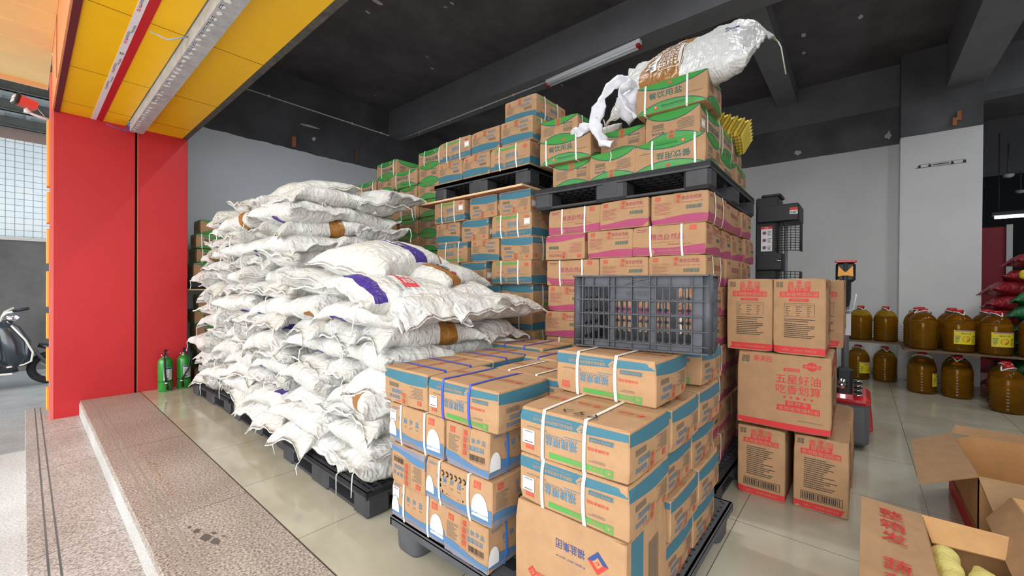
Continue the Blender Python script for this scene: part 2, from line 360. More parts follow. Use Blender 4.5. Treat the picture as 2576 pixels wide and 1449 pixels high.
def strips():
    k = MB(); z0 = 3.02
    k.box(0.462, -5, z0-0.004, 0.502, 6.33, z0, mat('strip_lilac_white', (226, 220, 228), 0.5)); k.box(0.502, -5, z0-0.005, 0.552, 6.33, z0, REDD)
    T = lambda x, y, d: Vector((0.482+y, x, z0-0.0045-d))
    f = Face2D(k, T); rr = random.Random(3)
    for y in (5.2, 4.75, 4.1, 3.55, 3.0):
        f.text('中华', y, -0.006, 0.02, RED, 1, w=0.10, bold=0.03); f.text('INSTALL', y-0.22, 0.008, 0.012, INK, 1, w=0.14); f.lines(y-0.17, -0.014, y-0.03, 0.0, 3, INK, 1, dash=0.01)
    f.text('华', 4.35, 0, 0.03, INK, 1, w=0.05, bold=0.04)
    return tag(k.build('ceiling_trim_strip'), 'white printed strip beside red strip along the yellow soffit', 'trim strip')
strips()
def fascia():
    k = MB(); k.box(0.185, -5, 3.02, 0.198, 6.33, 4.6, ORG)
    for y in (-1, 0.6, 2.2, 3.8, 5.4): k.box(0.182, y, 3.05, 0.1855, y+0.01, 4.6, MARN)
    k.box(0.172, 6.33, -0.19, 0.196, 6.60, 3.4, mat('column_side_pink', (226, 110, 100), 0.5))
    return struct(k.build('trim_1'))
fascia()
# main slab, beams
plate('ceiling', (1.245, -7, ZC, 4.72, YB, ZC+0.15), BLACKC)
plate('ceiling', (4.98, -7, ZC2, 16.2, YB, ZC2+0.3), BLACKC)
plate('trim_2', (4.68, -7, 4.20, 5.02, YB, 4.86), BEAMC)
plate('trim_3', (5.02, 0.81, 4.285, XR, 1.09, 4.6), BEAMC)
plate('trim_4', (5.02, -1.22, 3.94, XR+0.3, -0.85, 4.6), BEAMC)
plate('trim_5', (1.245, -7, 3.02, 1.30, 6.6, 4.75), mat('rough_edge_grey', (84, 80, 76), 0.8, var=0.4, vscale=20))
plate('trim_6', (XR-0.012, -0.41, 3.90, XR, YB, 4.51), BEAMC)
plate('trim_7', (8.4, -7, 3.9, 8.7, -1.18, 4.6), BEAMC)
plate('trim_8', (12.0, -7, 3.5, 12.4, -0.4, 4.6), BEAMC)
# peeled paint and wood plugs
PEEL = mat('bare_plaster', (205, 200, 196), 0.8)
def peel(name, c, r, axis, label, seed, mt=None, sy=0.5):
    rr = random.Random(seed); k = MB(); n = 11; pts = []
    for i in range(n):
        a = 2*math.pi*i/n; q = r*rr.uniform(0.55, 1.15); pts.append((q*math.cos(a), q*sy*math.sin(a)))
    def P(x, y, d):
        if axis == 'z': return Vector((c[0]+x, c[1]+y, c[2]-d))
        if axis == 'x': return Vector((c[0]-d, c[1]+x, c[2]+y))
        return Vector((c[0]+x, c[1]-d, c[2]+y))
    for i in range(n): k.face([P(*pts[i], 0), P(*pts[(i+1) % n], 0), P(*pts[(i+1) % n], 0.004), P(*pts[i], 0.004)], mt or PEEL)
    k.face([P(x, y, 0.004) for x, y in pts], mt or PEEL)
    return tag(k.build(name), label, 'paint chip', 'flakes of bare plaster on the black ceiling')
for i, (c, r) in enumerate((((2.767, 4.525, 4.7), .075), ((2.80, 4.784, 4.7), .04), ((3.37, 3.84, 4.7), .03), ((3.36, 3.954, 4.7), .025), ((3.924, 5.022, 4.7), .028), ((4.181, 5.228, 4.7), .03), ((4.124, 6.764, 4.7), .02), ((6.477, .586, 4.51), .07), ((6.471, .027, 4.51), .055), ((6.969, .628, 4.51), .05), ((5.62, 3.72, 4.51), .03))):
    peel('paint_chip', c, r, 'z', 'pale chip of bare plaster on the black ceiling', i)
peel('paint_chip', (3.149, 7.2, 3.951), .16, 'y', 'long pale crack of bare plaster under the conduit on the black wall', 20, sy=0.12)
peel('paint_chip', (3.217, 7.2, 3.753), .035, 'y', 'small white chip beside the left wood plug on the black wall', 21, WHT, sy=1.2)
peel('paint_chip', (8.2, -0.294, 3.509), .04, 'x', 'small white scraped mark high on the black wall near the pillar', 22, sy=1.6)
peel('paint_chip', (8.2, 0.8, 3.468), .05, 'x', 'speckled scrape on the black wall above the black lifting truck', 23, sy=1.0)
WOODP = mat('wood_plug', (190, 120, 80), 0.7, var=0.2)
tag(box_obj('wood_plug', (2.85, 7.17, 3.53, 2.91, 7.2, 3.70), WOODP), 'short brown wood block set in the black back wall', 'wood block')
tag(box_obj('wood_plug', (3.965, 7.17, 3.52, 4.01, 7.2, 3.78), mat('wood_plug_dark', (120, 90, 74), 0.7)), 'tall thin weathered wood strip on the black back wall', 'wood block')
def plug3():
    k = MB(); k.box(7.87, -0.945, 3.40, 7.9, -0.905, 3.50, WOODP); k.box(7.87, -0.985, 3.46, 7.9, -0.945, 3.58, WOODP)
    return tag(k.build('wood_plug'), 'stepped brown wood sliver stuck on the black top of the pillar', 'wood block')
plug3()
def bracket_mark():
    k = MB(); k.box(7.896, -1.04, 2.900, 7.9, -0.56, 2.905, INKG); k.box(7.896, -1.03, 2.945, 7.9, -0.60, 2.948, INKG)
    for y in (-0.60, -0.70, -0.91, -1.02): k.box(7.888, y-0.012, 2.905, 7.9, y+0.012, 2.935, MARKER)
    k.box(7.892, -0.88, 2.92, 7.9, -0.73, 2.93, MARKER)
    return tag(k.build('bracket_outline'), 'black ghost outline of a removed wall bracket on the grey pillar', 'bracket mark')
bracket_mark()
tag(box_obj('wall_switch', (1.45, 7.185, 1.46, 1.53, 7.2, 1.60), WHT, None, 0.004), 'white wall switch on the grey wall just behind the red panel', 'switch')

# conduit and the unlit tube lamp under the beam
CW = mat('conduit_white', (222, 220, 214), 0.4)
def conduit():
    t = empty('conduit_pipe', (4.90, 7.12, 4.22)); tag(t, 'thin white conduit pipe running along the wall and down the beam', 'conduit')
    o = Vector(t.location)
    k = MB(); k.tube([Vector((1.30, 7.185, 4.235))-o, Vector((4.86, 7.185, 4.222))-o, Vector((4.90, 7.15, 4.20))-o], 0.011, CW); k.build('wall_run', t)
    k = MB(); k.tube([Vector((4.90, 7.15, 4.20))-o, Vector((4.84, 3.50, 4.187))-o], 0.011, CW); k.build('beam_run', t)
    for p in ((2.5, 7.18, 4.232), (3.9, 7.18, 4.227), (4.5, 7.18, 4.225), (4.89, 6.5, 4.19), (4.875, 5.6, 4.19), (4.86, 4.8, 4.19), (4.85, 4.1, 4.19)):
        k = MB(); k.box(p[0]-.014-o.x, p[1]-.014-o.y, p[2]-.02-o.z, p[0]+.014-o.x, p[1]+.014-o.y, p[2]+.018-o.z, CW, 0.004); k.build('clip', t)
conduit()
def tube_lamp():
    t = empty('tube_lamp', (4.78, 2.74, 4.18)); tag(t, 'unlit white twin tube lamp with red end caps under the black beam', 'lamp')
    t.rotation_euler = (0, 0, R(-4.0)); LW = mat('lamp_white', (240, 242, 245), 0.3)
    k = MB(); k.box(-.035, -.72, -.04, .035, .72, .02, LW, 0.006); k.build('housing', t)
    for x in (-0.028, 0.028):
        k = MB(); k.tube([(x, -.69, -.062), (x, .69, -.062)], 0.015, mat('lamp_tube', (236, 240, 245), 0.2)); k.build('lamp_tube', t)
        for y in (-0.70, 0.70):
            k = MB(); k.box(x-.018, y-.02, -.08, x+.018, y+.02, -.038, mat('cap_red', (175, 35, 50), 0.4), 0.004); k.build('end_cap', t)
tube_lamp()

# galvanised shutter channel under the soffit
PI = math.pi
def channel():
    t = empty('shutter_channel', (0.80, 6.1, 2.95)); tag(t, 'galvanised steel shutter channel with torn paper under the yellow soffit', 'steel channel')
    k = MB(); o = (0.80, 6.1, 2.95)
    k.box(-.055, -11, -.035, -.048, .02, .11, MET); k.box(.048, -11, -.035, .055, .02, .11, mat('galv_side', (150, 154, 158), 0.5, metal=0.1)); k.box(-.055, -11, -.038, .055, .02, -.032, MET)
    k.build('channel', t)
    rr = random.Random(5)
    PAP = mat('torn_paper', (232, 230, 222), 0.8)
    for y in [-.1-i*0.085 for i in range(52)]:
        k = MB(); f = Face2D(k, lambda x, y, d: Vector((y-0.02, x, -0.0385-d)))
        if rr.random() < .9: f.poly([(y+rr.uniform(.012, .035)*math.cos(q_*2*PI/7), -.012+rr.uniform(.008, .028)*math.sin(q_*2*PI/7)) for q_ in range(7)], PAP, 1)
        if rr.random() < .45: f.lines(y-.03, -.03, y+.03, -.012, 2, NAVY, 2, dash=.01)
        if k.v: k.build('torn_paper', t)
    k = MB(); k.tube([(-.05, .02, .02), (-.09, .06, -.02), (-.15, .03, -.03), (-.24, .06, .0)], 0.004, mat('wire_blue', (70, 90, 160), .5)); k.tube([(-.05, .0, .06), (-.07, .02, .03), (-.05, .05, -.02), (-.10, .09, -.03)], 0.004, mat('wire_blue', (70, 90, 160), .5)); k.build('loose_wire', t)
    k = MB(); k.tube([(-.05, -2.45, .05), (-.10, -2.5, .0), (-.16, -2.42, -.01), (-.24, -2.36, .03)], 0.005, mat('wire_pale', (160, 170, 190), .5)); k.build('loose_wire', t)
channel()

# ------------------------------------------------------------------ cartons
def deform(L, Wd, H, seed, amp=0.0015, bul=0.004, sag=0.0):
    def fn(p):
        nx, ny, nz = 2*p.x/L, 2*p.y/Wd, 2*p.z/H-1
        cx, cy, cz = max(-1, min(1, nx)), max(-1, min(1, ny)), max(-1, min(1, nz))
        q = Vector(p)
        q.x += bul*cx*(1-cy*cy)*(1-cz*cz); q.y += bul*1.4*cy*(1-cx*cx)*(1-cz*cz)
        q.z += (-sag if cz > 0 else 0)*(1-cx*cx)*(1-cy*cy)*max(0, cz)
        n = noise.noise_vector(Vector((p.x*5+seed*7.1, p.y*5, p.z*6)))
        q += n*amp
        # soft corner crush
        k = max(0, abs(cx)+abs(cy)+abs(cz)-2.55)
        q -= Vector((cx*L, cy*Wd, cz*H))*0.035*k*(1 if math.sin(seed*3+cx*2+cy*5+cz*9) > 0.1 else 0.2)
        return q
    return fn
def carton_body(k, L, Wd, H, m=None, bev=0.004):
    m = m or KRAFT
    def grid(T, w, h, nx, ny):
        vs = [T(-w/2+w*i/nx, h*j/ny, 0) for j in range(ny+1) for i in range(nx+1)]
        fs = [[j*(nx+1)+i, j*(nx+1)+i+1, (j+1)*(nx+1)+i+1, (j+1)*(nx+1)+i] for j in range(ny) for i in range(nx)]
        k.raw(vs, fs, m, False)
    F = faces(L, Wd, H)
    b = bev
    grid(lambda x, y, d: F['front'](x, y+b, d), L-2*b, H-2*b, 10, 5); grid(lambda x, y, d: F['back'](x, y+b, d), L-2*b, H-2*b, 10, 5)
    grid(lambda x, y, d: F['left'](x, y+b, d), Wd-2*b, H-2*b, 8, 5); grid(lambda x, y, d: F['right'](x, y+b, d), Wd-2*b, H-2*b, 8, 5)
    grid(lambda x, y, d: F['top'](x, y-Wd/2+b, d), L-2*b, Wd-2*b, 10, 8); grid(lambda x, y, d: F['bottom'](x, y-Wd/2+b, d), L-2*b, Wd-2*b, 10, 8)
    # bevel strips
    for sx in (-1, 1):
        for sy in (-1, 1):
            n = 5; vs = []
            for j in range(n+1):
                z = b+(H-2*b)*j/n; vs += [(sx*L/2, sy*(Wd/2-b), z), (sx*(L/2-b), sy*Wd/2, z)]
            k.raw([Vector(v) for v in vs], [[2*j, 2*j+1, 2*j+3, 2*j+2] for j in range(n)], m)
    for sz in (0, 1):
        z, zi = (0, b) if sz == 0 else (H, H-b)
        for sy in (-1, 1):
            n = 10; vs = []
            for j in range(n+1):
                x = -L/2+b+(L-2*b)*j/n; vs += [(x, sy*(Wd/2-b), z), (x, sy*Wd/2, zi)]
            k.raw([Vector(v) for v in vs], [[2*j, 2*j+1, 2*j+3, 2*j+2] for j in range(n)], m)
        for sx in (-1, 1):
            n = 8; vs = []
            for j in range(n+1):
                y = -Wd/2+b+(Wd-2*b)*j/n; vs += [(sx*(L/2-b), y, z), (sx*L/2, y, zi)]
            k.raw([Vector(v) for v in vs], [[2*j, 2*j+1, 2*j+3, 2*j+2] for j in range(n)], m)
            for sy in (-1, 1): k.raw([Vector((sx*(L/2-b), sy*(Wd/2-b), z)), Vector((sx*L/2, sy*(Wd/2-b), zi)), Vector((sx*(L/2-b), sy*Wd/2, zi))], [[0, 1, 2]], m)
    # flap seam
    f = Face2D(k, F['top']); f.quad(-L/2+.004, -0.0012, L/2-.004, 0.0012, KRAFTD, 0.5); f = Face2D(k, F['bottom']); f.quad(-L/2+.004, -0.0012, L/2-.004, 0.0012, KRAFTD, 0.5)
def faces(L, Wd, H):
    return {'front': lambda x, y, d: Vector((x, -Wd/2-d, y)), 'back': lambda x, y, d: Vector((-x, Wd/2+d, y)),
            'left': lambda x, y, d: Vector((-L/2-d, -x, y)), 'right': lambda x, y, d: Vector((L/2+d, x, y)),
            'top': lambda x, y, d: Vector((x, y, H+d)), 'bottom': lambda x, y, d: Vector((x, -y, -d))}
def P_blue(k, L, Wd, H):
    F = faces(L, Wd, H); wv = lambda a, b, ph, l: (lambda x: a+b*math.sin(x/l*3.4+ph))
    for fn in ('front', 'back'):
        f = Face2D(k, F[fn]); top = wv(H*.30, H*.045, 0.4, L)
        f.band(-L/2+.002, L/2-.002, lambda x: .010, lambda x: top(x)-.008, TEAL, nx=24)
        f.text('福建原盐', .032, H*.58, .032, BLUE, 2, w=.125, bold=.035); f.text('FUJIAN YUANYAN', 0.03, H*.455, .007, BLUE, 2, w=.12)
        f.text('福建省盐业集团有限责任公司', .065, .034, .012, KRAFT, 2, w=.16, bold=.03); f.text('FUJIAN SALT INDUSTRY GROUP CO.,LTD.', .065, .020, .0055, KRAFT, 2, w=.15)
        f.diamond(-.045, .032, .019, KRAFT, TEAL, 2); f.quad(-.155, .045, -.075, .058, TEAL, 2); f.frame(-.157, .043, -.073, .060, .0012, KRAFT, 3); f.text('绿色海盐 不含杂质', -.115, .0515, .007, KRAFT, 4, w=.07)
        f.text('未加碘食用盐', -.105, H*.50, .011, RED, 2, w=.075, bold=.03); f.lines(-.06, H*.40, .02, H*.43, 1, BLUE, 2)
        f.quad(-.155, H*.80, -.127, H*.80+.026, PGRN, 2); f.disc(-.141, H*.80+.013, .0105, KRAFT, 3, r2=.009); f.poly([(-.148, H*.80+.008), (-.134, H*.80+.008), (-.141, H*.80+.019)], KRAFT, 3)
        f.quad(-.125, H*.82, .078, H*.82+.017, PGRN, 2); f.text('绿色食品', -.098, H*.82+.0085, .011, KRAFT, 3, w=.042, bold=.03); f.text('GreenFood', -.035, H*.82+.0085, .010, KRAFT, 3, w=.05, bold=.03)
        f.logo(.160, H*.80, .026, RED, KRAFT, 2); f.text('净含量:规格250gX40包', .13, H*.40, .0075, INKG, 2, w=.085)
        f.lines(-.13, H*.70, -.07, H*.76, 2, INKG, 2, dash=.003)
    for fn in ('left', 'right'):
        f = Face2D(k, F[fn]); top = wv(H*.33, H*.05, 2.2, Wd)
        f.band(-Wd/2+.002, Wd/2-.002, lambda x: .010, top, TEAL, nx=12)
        f.logo(-Wd*.34, H*.83, .020, RED, KRAFT, 2); f.lines(-Wd*.42, H*.42, -Wd*.10, H*.74, 9, INKG, 2, dash=.003)
        f.text('福建原盐', Wd*.24, H*.82, .018, BLUE, 2, w=.085, bold=.03); f.icons(Wd*.05, H*.60, .018, 4, BLUE, 2); f.barcode(Wd*.14, H*.42, Wd*.38, H*.54, INKG, 2, 3); f.text('未加碘食用盐', Wd*.13, H*.92, .006, RED, 2, w=.05)
def P_low(k, L, Wd, H):
    F = faces(L, Wd, H)
    for fn in ('front', 'back'):
        f = Face2D(k, F[fn])
        f.band(-L/2+.002, L/2-.002, lambda x: .006, lambda x: H*.20+H*.06*math.sin(x*14+1), GREYB)
        f.band(-L/2+.002, L/2-.002, lambda x: H*.13+H*.05*math.sin(x*16+2.2), lambda x: H*.34-H*.07*math.cos(x*15), LBLUE, 2)
        for xc, w, h in ((-.165, .058, H*.40), (.135, .085, H*.52)):
            n = 14; f.poly([(xc-w/2, H*.17)]+[(xc-w/2*math.cos(math.pi*i/n), H*.17+h*math.sin(math.pi*i/n)**.7) for i in range(n+1)]+[(xc+w/2, H*.17)], WHT, 3)
        f.text('低', -.105, H*.66, .026, BLUE, 2, bold=.03); f.text('钠', -.065, H*.66, .026, BLUE, 2, bold=.03); f.text('海', -.02, H*.66, .026, BLUE, 2, bold=.03); f.text('盐', .025, H*.66, .026, BLUE, 2, bold=.03)
        for i, s in enumerate(('DI', 'NA', 'HAI', 'YAN')): f.text(s, -.105+i*.043, H*.52, .007, INKG, 2)
        f.logo(.12, H*.85, .028, RED, KRAFT, 2); f.text('量:规格:250gX40包', .137, H*.25, .009, BLUE, 5, w=.085, bold=.03); f.text('福建省盐业集团有限责任公司', -.04, H*.12, .010, KRAFT, 5, w=.13)
        f.lines(-.175, H*.86, -.11, H*.93, 2, LBLUE, 2)
    for fn in ('left', 'right'):
        f = Face2D(k, F[fn])
        f.band(-Wd/2+.002, Wd/2-.002, lambda x: .004, lambda x: H*.15-H*.1*x/Wd, GREYB, nx=8)
        f.band(-Wd/2+.002, Wd/2-.002, lambda x: H*.13-H*.12*x/Wd, lambda x: H*.27-H*.08*math.sin(x*18), LBLUE, 2, nx=12)
        f.logo(-Wd*.32, H*.86, .024, RED, KRAFT, 2); f.lines(-Wd*.42, H*.38, -Wd*.14, H*.76, 12, INKG, 2, dash=.003)
        f.text('低', Wd*.06, H*.76, .020, BLUE, 2, bold=.03); f.text('钠', Wd*.17, H*.76, .020, BLUE, 2, bold=.03); f.text('海', Wd*.28, H*.76, .020, BLUE, 2, bold=.03); f.text('盐', Wd*.39, H*.76, .020, BLUE, 2, bold=.03)
        f.icons(Wd*.05, H*.54, .018, 4, BLUE, 2); f.barcode(Wd*.10, H*.33, Wd*.42, H*.46, INK, 2, 5); f.lines(Wd*.10, H*.29, Wd*.42, H*.32, 1, INKG, 2, dash=.003)
def P_mar(k, L, Wd, H):
    F = faces(L, Wd, H)
    for fn in ('front', 'back'):
        f = Face2D(k, F[fn]); top = lambda x: H*.30+H*.05*math.sin(x*11-1.4)
        f.band(-L/2+.002, L/2-.002, lambda x: .006, top, MAR)
        f.text('精选自然盐', .0, H*.62, .036, MART, 2, w=.20, bold=.02); f.text('JING XUAN ZI RAN YAN', .0, H*.44, .006, MART, 2, w=.10)
        f.logo(.145, H*.87, .028, RED, KRAFT, 2); f.lines(-.185, H*.80, -.12, H*.92, 2, MART, 2, dash=.01); f.text('净含量/规格:250gX50包', .07, H*.36, .009, MART, 2, w=.13)
        f.quad(-.19, H*.20, -.11, H*.28, MAR, 2); f.frame(-.192, H*.19, -.108, H*.29, .0012, KRAFT, 3); f.diamond(-.085, H*.13, .016, KRAFT, MAR, 2)
        f.text('福建省盐业集团有限责任公司', .03, H*.16, .011, KRAFT, 2, w=.17, bold=.03); f.text('FUJIAN SALT INDUSTRY GROUP CO.,LTD.', .03, H*.08, .005, KRAFT, 2, w=.16)
        f.quad(-.10, H*.43, -.05, H*.435, MART, 2); f.quad(.06, H*.43, .12, H*.435, MART, 2)
    for fn in ('left', 'right'):
        f = Face2D(k, F[fn]); top = lambda x: H*.24+H*.06*math.sin(x*12+.6)
        f.band(-Wd/2+.002, Wd/2-.002, lambda x: .006, top, MAR, nx=12)
        f.logo(-Wd*.37, H*.87, .024, RED, KRAFT, 2); f.lines(-Wd*.43, H*.34, -Wd*.12, H*.74, 9, MART, 2, dash=.004, fill=.3)
        f.text('精选自然盐', Wd*.22, H*.83, .022, MART, 2, w=.115, bold=.03); f.lines(Wd*.05, H*.67, Wd*.42, H*.70, 1, MART, 2, dash=.03)
        f.barcode(Wd*.14, H*.46, Wd*.40, H*.58, DGRN, 2, 6); f.text('福盐', Wd*.02, H*.90, .012, RED, 2)
def P_grn(k, L, Wd, H):
    F = faces(L, Wd, H)
    def lens(f, w, y0, h, up):
        fa = (lambda x: y0) if up else (lambda x: y0-h*(1-(2*x/w)**2)**.9 if abs(2*x/w) < 1 else y0)
        fb = (lambda x: y0+h*max(0, 1-(2*x/w)**2)**.9) if up else (lambda x: y0)
        g = .006
        f.band(-w/2, w/2, (lambda x: y0) if up else (lambda x: fa(x)-g), (lambda x: fb(x)+g) if up else (lambda x: y0), DGRN, 1, ny=2)
        f.band(-w/2, w/2, fa, fb, BAGG, 2, ny=2)
    for fn, w in (('front', L), ('back', L), ('left', Wd), ('right', Wd)):
        f = Face2D(k, F[fn]); ww = w-.006
        lens(f, ww, .002, H*.30, True); lens(f, ww, H-.002, H*.24, False)
        f.logo(.0, H*.885, .018, RED, KRAFT, 4)
        if w == L:
            f.text('餐饮用盐', -.03, H*.57, .042, DGRN, 3, w=.20, bold=.02); f.diamond(-.085, H*.15, .014, RED, WHT, 4); f.text('福建省盐业集团有限责任公司', .02, H*.17, .010, DGRN, 4, w=.15, bold=.03); f.text('FUJIAN SALT INDUSTRY GROUP CO.,LTD.', .02, H*.10, .005, DGRN, 4, w=.13)
            f.lines(.10, H*.36, .18, H*.42, 1, INKG, 3)
        else:
            f.lines(-w*.40, H*.36, -w*.05, H*.72, 7, INKG, 3, dash=.004); f.text('餐饮用盐', w*.25, H*.70, .014, DGRN, 3, w=.08, bold=.03); f.text('口口加工口', w*.25, H*.58, .012, DGRN, 3, w=.08); f.barcode(w*.14, H*.38, w*.36, H*.52, INKG, 3, 8)
def P_ship(k, L, Wd, H):
    F = faces(L, Wd, H); f = Face2D(k, F['front'])
    f.text('福盐集团', -.02, H*.26, .030, NAVY, 2, w=.11, bold=.04); f.text('FUJIAN SALT GROUP', -.02, H*.37, .008, NAVY, 2, w=.11); f.diamond(.105-.225, H*.27, .036, NAVY, KRAFT, 2)
    f.poly([(-.156, H*.27), (-.12, H*.27+.036), (-.084, H*.27)], RED, 3); f.diamond(-.12, H*.27, .017, KRAFT, RED, 4)
    for x, s in ((.13, .9), (-.03, .9), (-.17, .8)): f.diamond(x, H*.66, .020, RED, KRAFT, 3); f.text('福盐集团', x-.055, H*.66, .018, RED, 3, w=.07, bold=.04)
    f.diamond(.04, H*.86, .022, RED, KRAFT, 3)
    for fn in ('left', 'right'):
        g = Face2D(k, F[fn]); g.band(Wd*.14, Wd*.40, lambda x: .01, lambda x: H-.01, TEAL, nx=4); g.barcode(-Wd*.25, H*.2, Wd*.02, H*.8, INKG, 2, 4)
def P_oil_end(k, f, w, H, back):
    f.band(-w/2+.001, w/2-.001, lambda x: H*.018, lambda x: H*.105, OILR)
    f.poly([(-w*.33, H*.075), (-w*.27, H*.045), (-w*.24, H*.068), (-w*.21, H*.045), (-w*.15, H*.075), (-w*.21, H*.055), (-w*.24, H*.08), (-w*.27, H*.055)], KRAFT, 2); f.text('金龙鱼 监督出品', w*.13, H*.062, .012, KRAFT, 2, w=w*.42, bold=.03)
    f.icons(-w*.44, H*.89, .014, 2, INK); f.icons(-w*.44, H*.93, .014, 2, INK)
    f.text('香满园', w*.0, H*.925, .034, OILR, 2, w=w*.44, bold=.05)
    f.quad(-w*.21, H*.825, w*.21, H*.895, OILR, 2); f.text('营养多', 0, H*.86, .024, KRAFT, 3, w=w*.36, bold=.05)
    f.quad(-w*.37, H*.755, w*.37, H*.828, OILR, 2); f.text('食用植物调和油', 0, H*.791, .024, KRAFT, 3, w=w*.70, bold=.04)
    if not back:
        f.quad(-w*.19, H*.70, w*.19, H*.735, OILR, 2); f.text('营养成分表', 0, H*.7175, .010, KRAFT, 3, w=w*.24)
        f.frame(-w*.28, H*.50, w*.30, H*.675, .0012, INK, 2); f.quad(-w*.28, H*.652, w*.30, H*.654, INK, 2)
        for i in range(5):
            y = H*(.64-.028*i)
            for xx, ww in ((-.25, .09), (-.05, .11), (.16, .08)): f.lines(w*xx, y-.008, w*(xx+ww), y, 1, INK, 2, seed=i, dash=.004)
        f.lines(-w*.28, H*.43, w*.32, H*.48, 2, INK, 2, dash=.004); f.lines(-w*.28, H*.22, w*.32, H*.42, 8, INK, 2, dash=.004, seed=9)
    else:
        f.lines(-w*.30, H*.30, w*.32, H*.72, 15, INK, 2, dash=.004, seed=4); f.frame(-w*.36, H*.14, w*.40, H*.25, .003, INK, 2); f.barcode(-w*.33, H*.155, w*.37, H*.235, INK, 3, 9)
def P_oil_a(k, L, Wd, H): P_oil(k, L, Wd, H, False)
def P_oil_b(k, L, Wd, H): P_oil(k, L, Wd, H, True)
def P_oil(k, L, Wd, H, back):
    F = faces(L, Wd, H)
    P_oil_end(k, Face2D(k, F['left']), Wd, H, back); P_oil_end(k, Face2D(k, F['right']), Wd, H, not back)
    for fn in ('front', 'back'):
        f = Face2D(k, F[fn]); f.band(-L/2+.001, L/2-.001, lambda x: H*.01, lambda x: H*.09, OILR)
        f.icons(-L*.45, H*.86, .018, 2, INK); f.icons(-L*.45, H*.91, .018, 2, INK); f.text('香满园', -L*.21, H*.92, .034, OILR, 2, w=L*.20, bold=.05)
        f.text('五星好油', L*.17, H*.68, .052, OILR, 2, w=L*.46, bold=.05); f.text('吃香划算', L*.17, H*.545, .052, OILR, 2, w=L*.46, bold=.05)
        f.quad(L*.02, H*.785, L*.19, H*.825, OILR, 2); f.text('餐饮优选', L*.11, H*.805, .012, KRAFT, 3, w=L*.14); f.quad(L*.22, H*.845, L*.40, H*.895, OILR, 2); f.text('非转基因', L*.31, H*.87, .014, KRAFT, 3, w=L*.15); f.disc(L*.31, H*.87, .026, OILR, 1.5, 8)
        for i in range(5):
            x = L*(.03+.07*i); r = .013 if i == 2 else .010
            f.poly([(x+(r if j % 2 == 0 else r*.42)*math.sin(math.pi*j/5), H*.44+(r if j % 2 == 0 else r*.42)*math.cos(math.pi*j/5)) for j in range(10)], OILR, 2)
        f.quad(L*.04, H*.33, L*.30, H*.395, OILR, 2); f.text('营养多', L*.17, H*.362, .022, KRAFT, 3, w=L*.22, bold=.05); f.quad(-L*.05, H*.255, L*.39, H*.332, OILR, 2); f.text('食用植物调和油', L*.17, H*.293, .024, KRAFT, 3, w=L*.41, bold=.04)
        f.lines(L*.16, H*.14, L*.42, H*.165, 1, INKG, 2)
DES = {'blue': (.41, .325, .163, P_blue), 'low': (.39, .25, .178, P_low), 'maroon': (.43, .33, .182, P_mar), 'green': (.42, .33, .18, P_grn), 'ship': (.42, .33, .345, P_ship), 'oila': (.455, .245, .432, P_oil_a), 'oilb': (.455, .245, .415, P_oil_b), 'blueb': (.41, .325, .188, P_blue), 'plain': (.42, .33, .178, None)}
_cm = {}
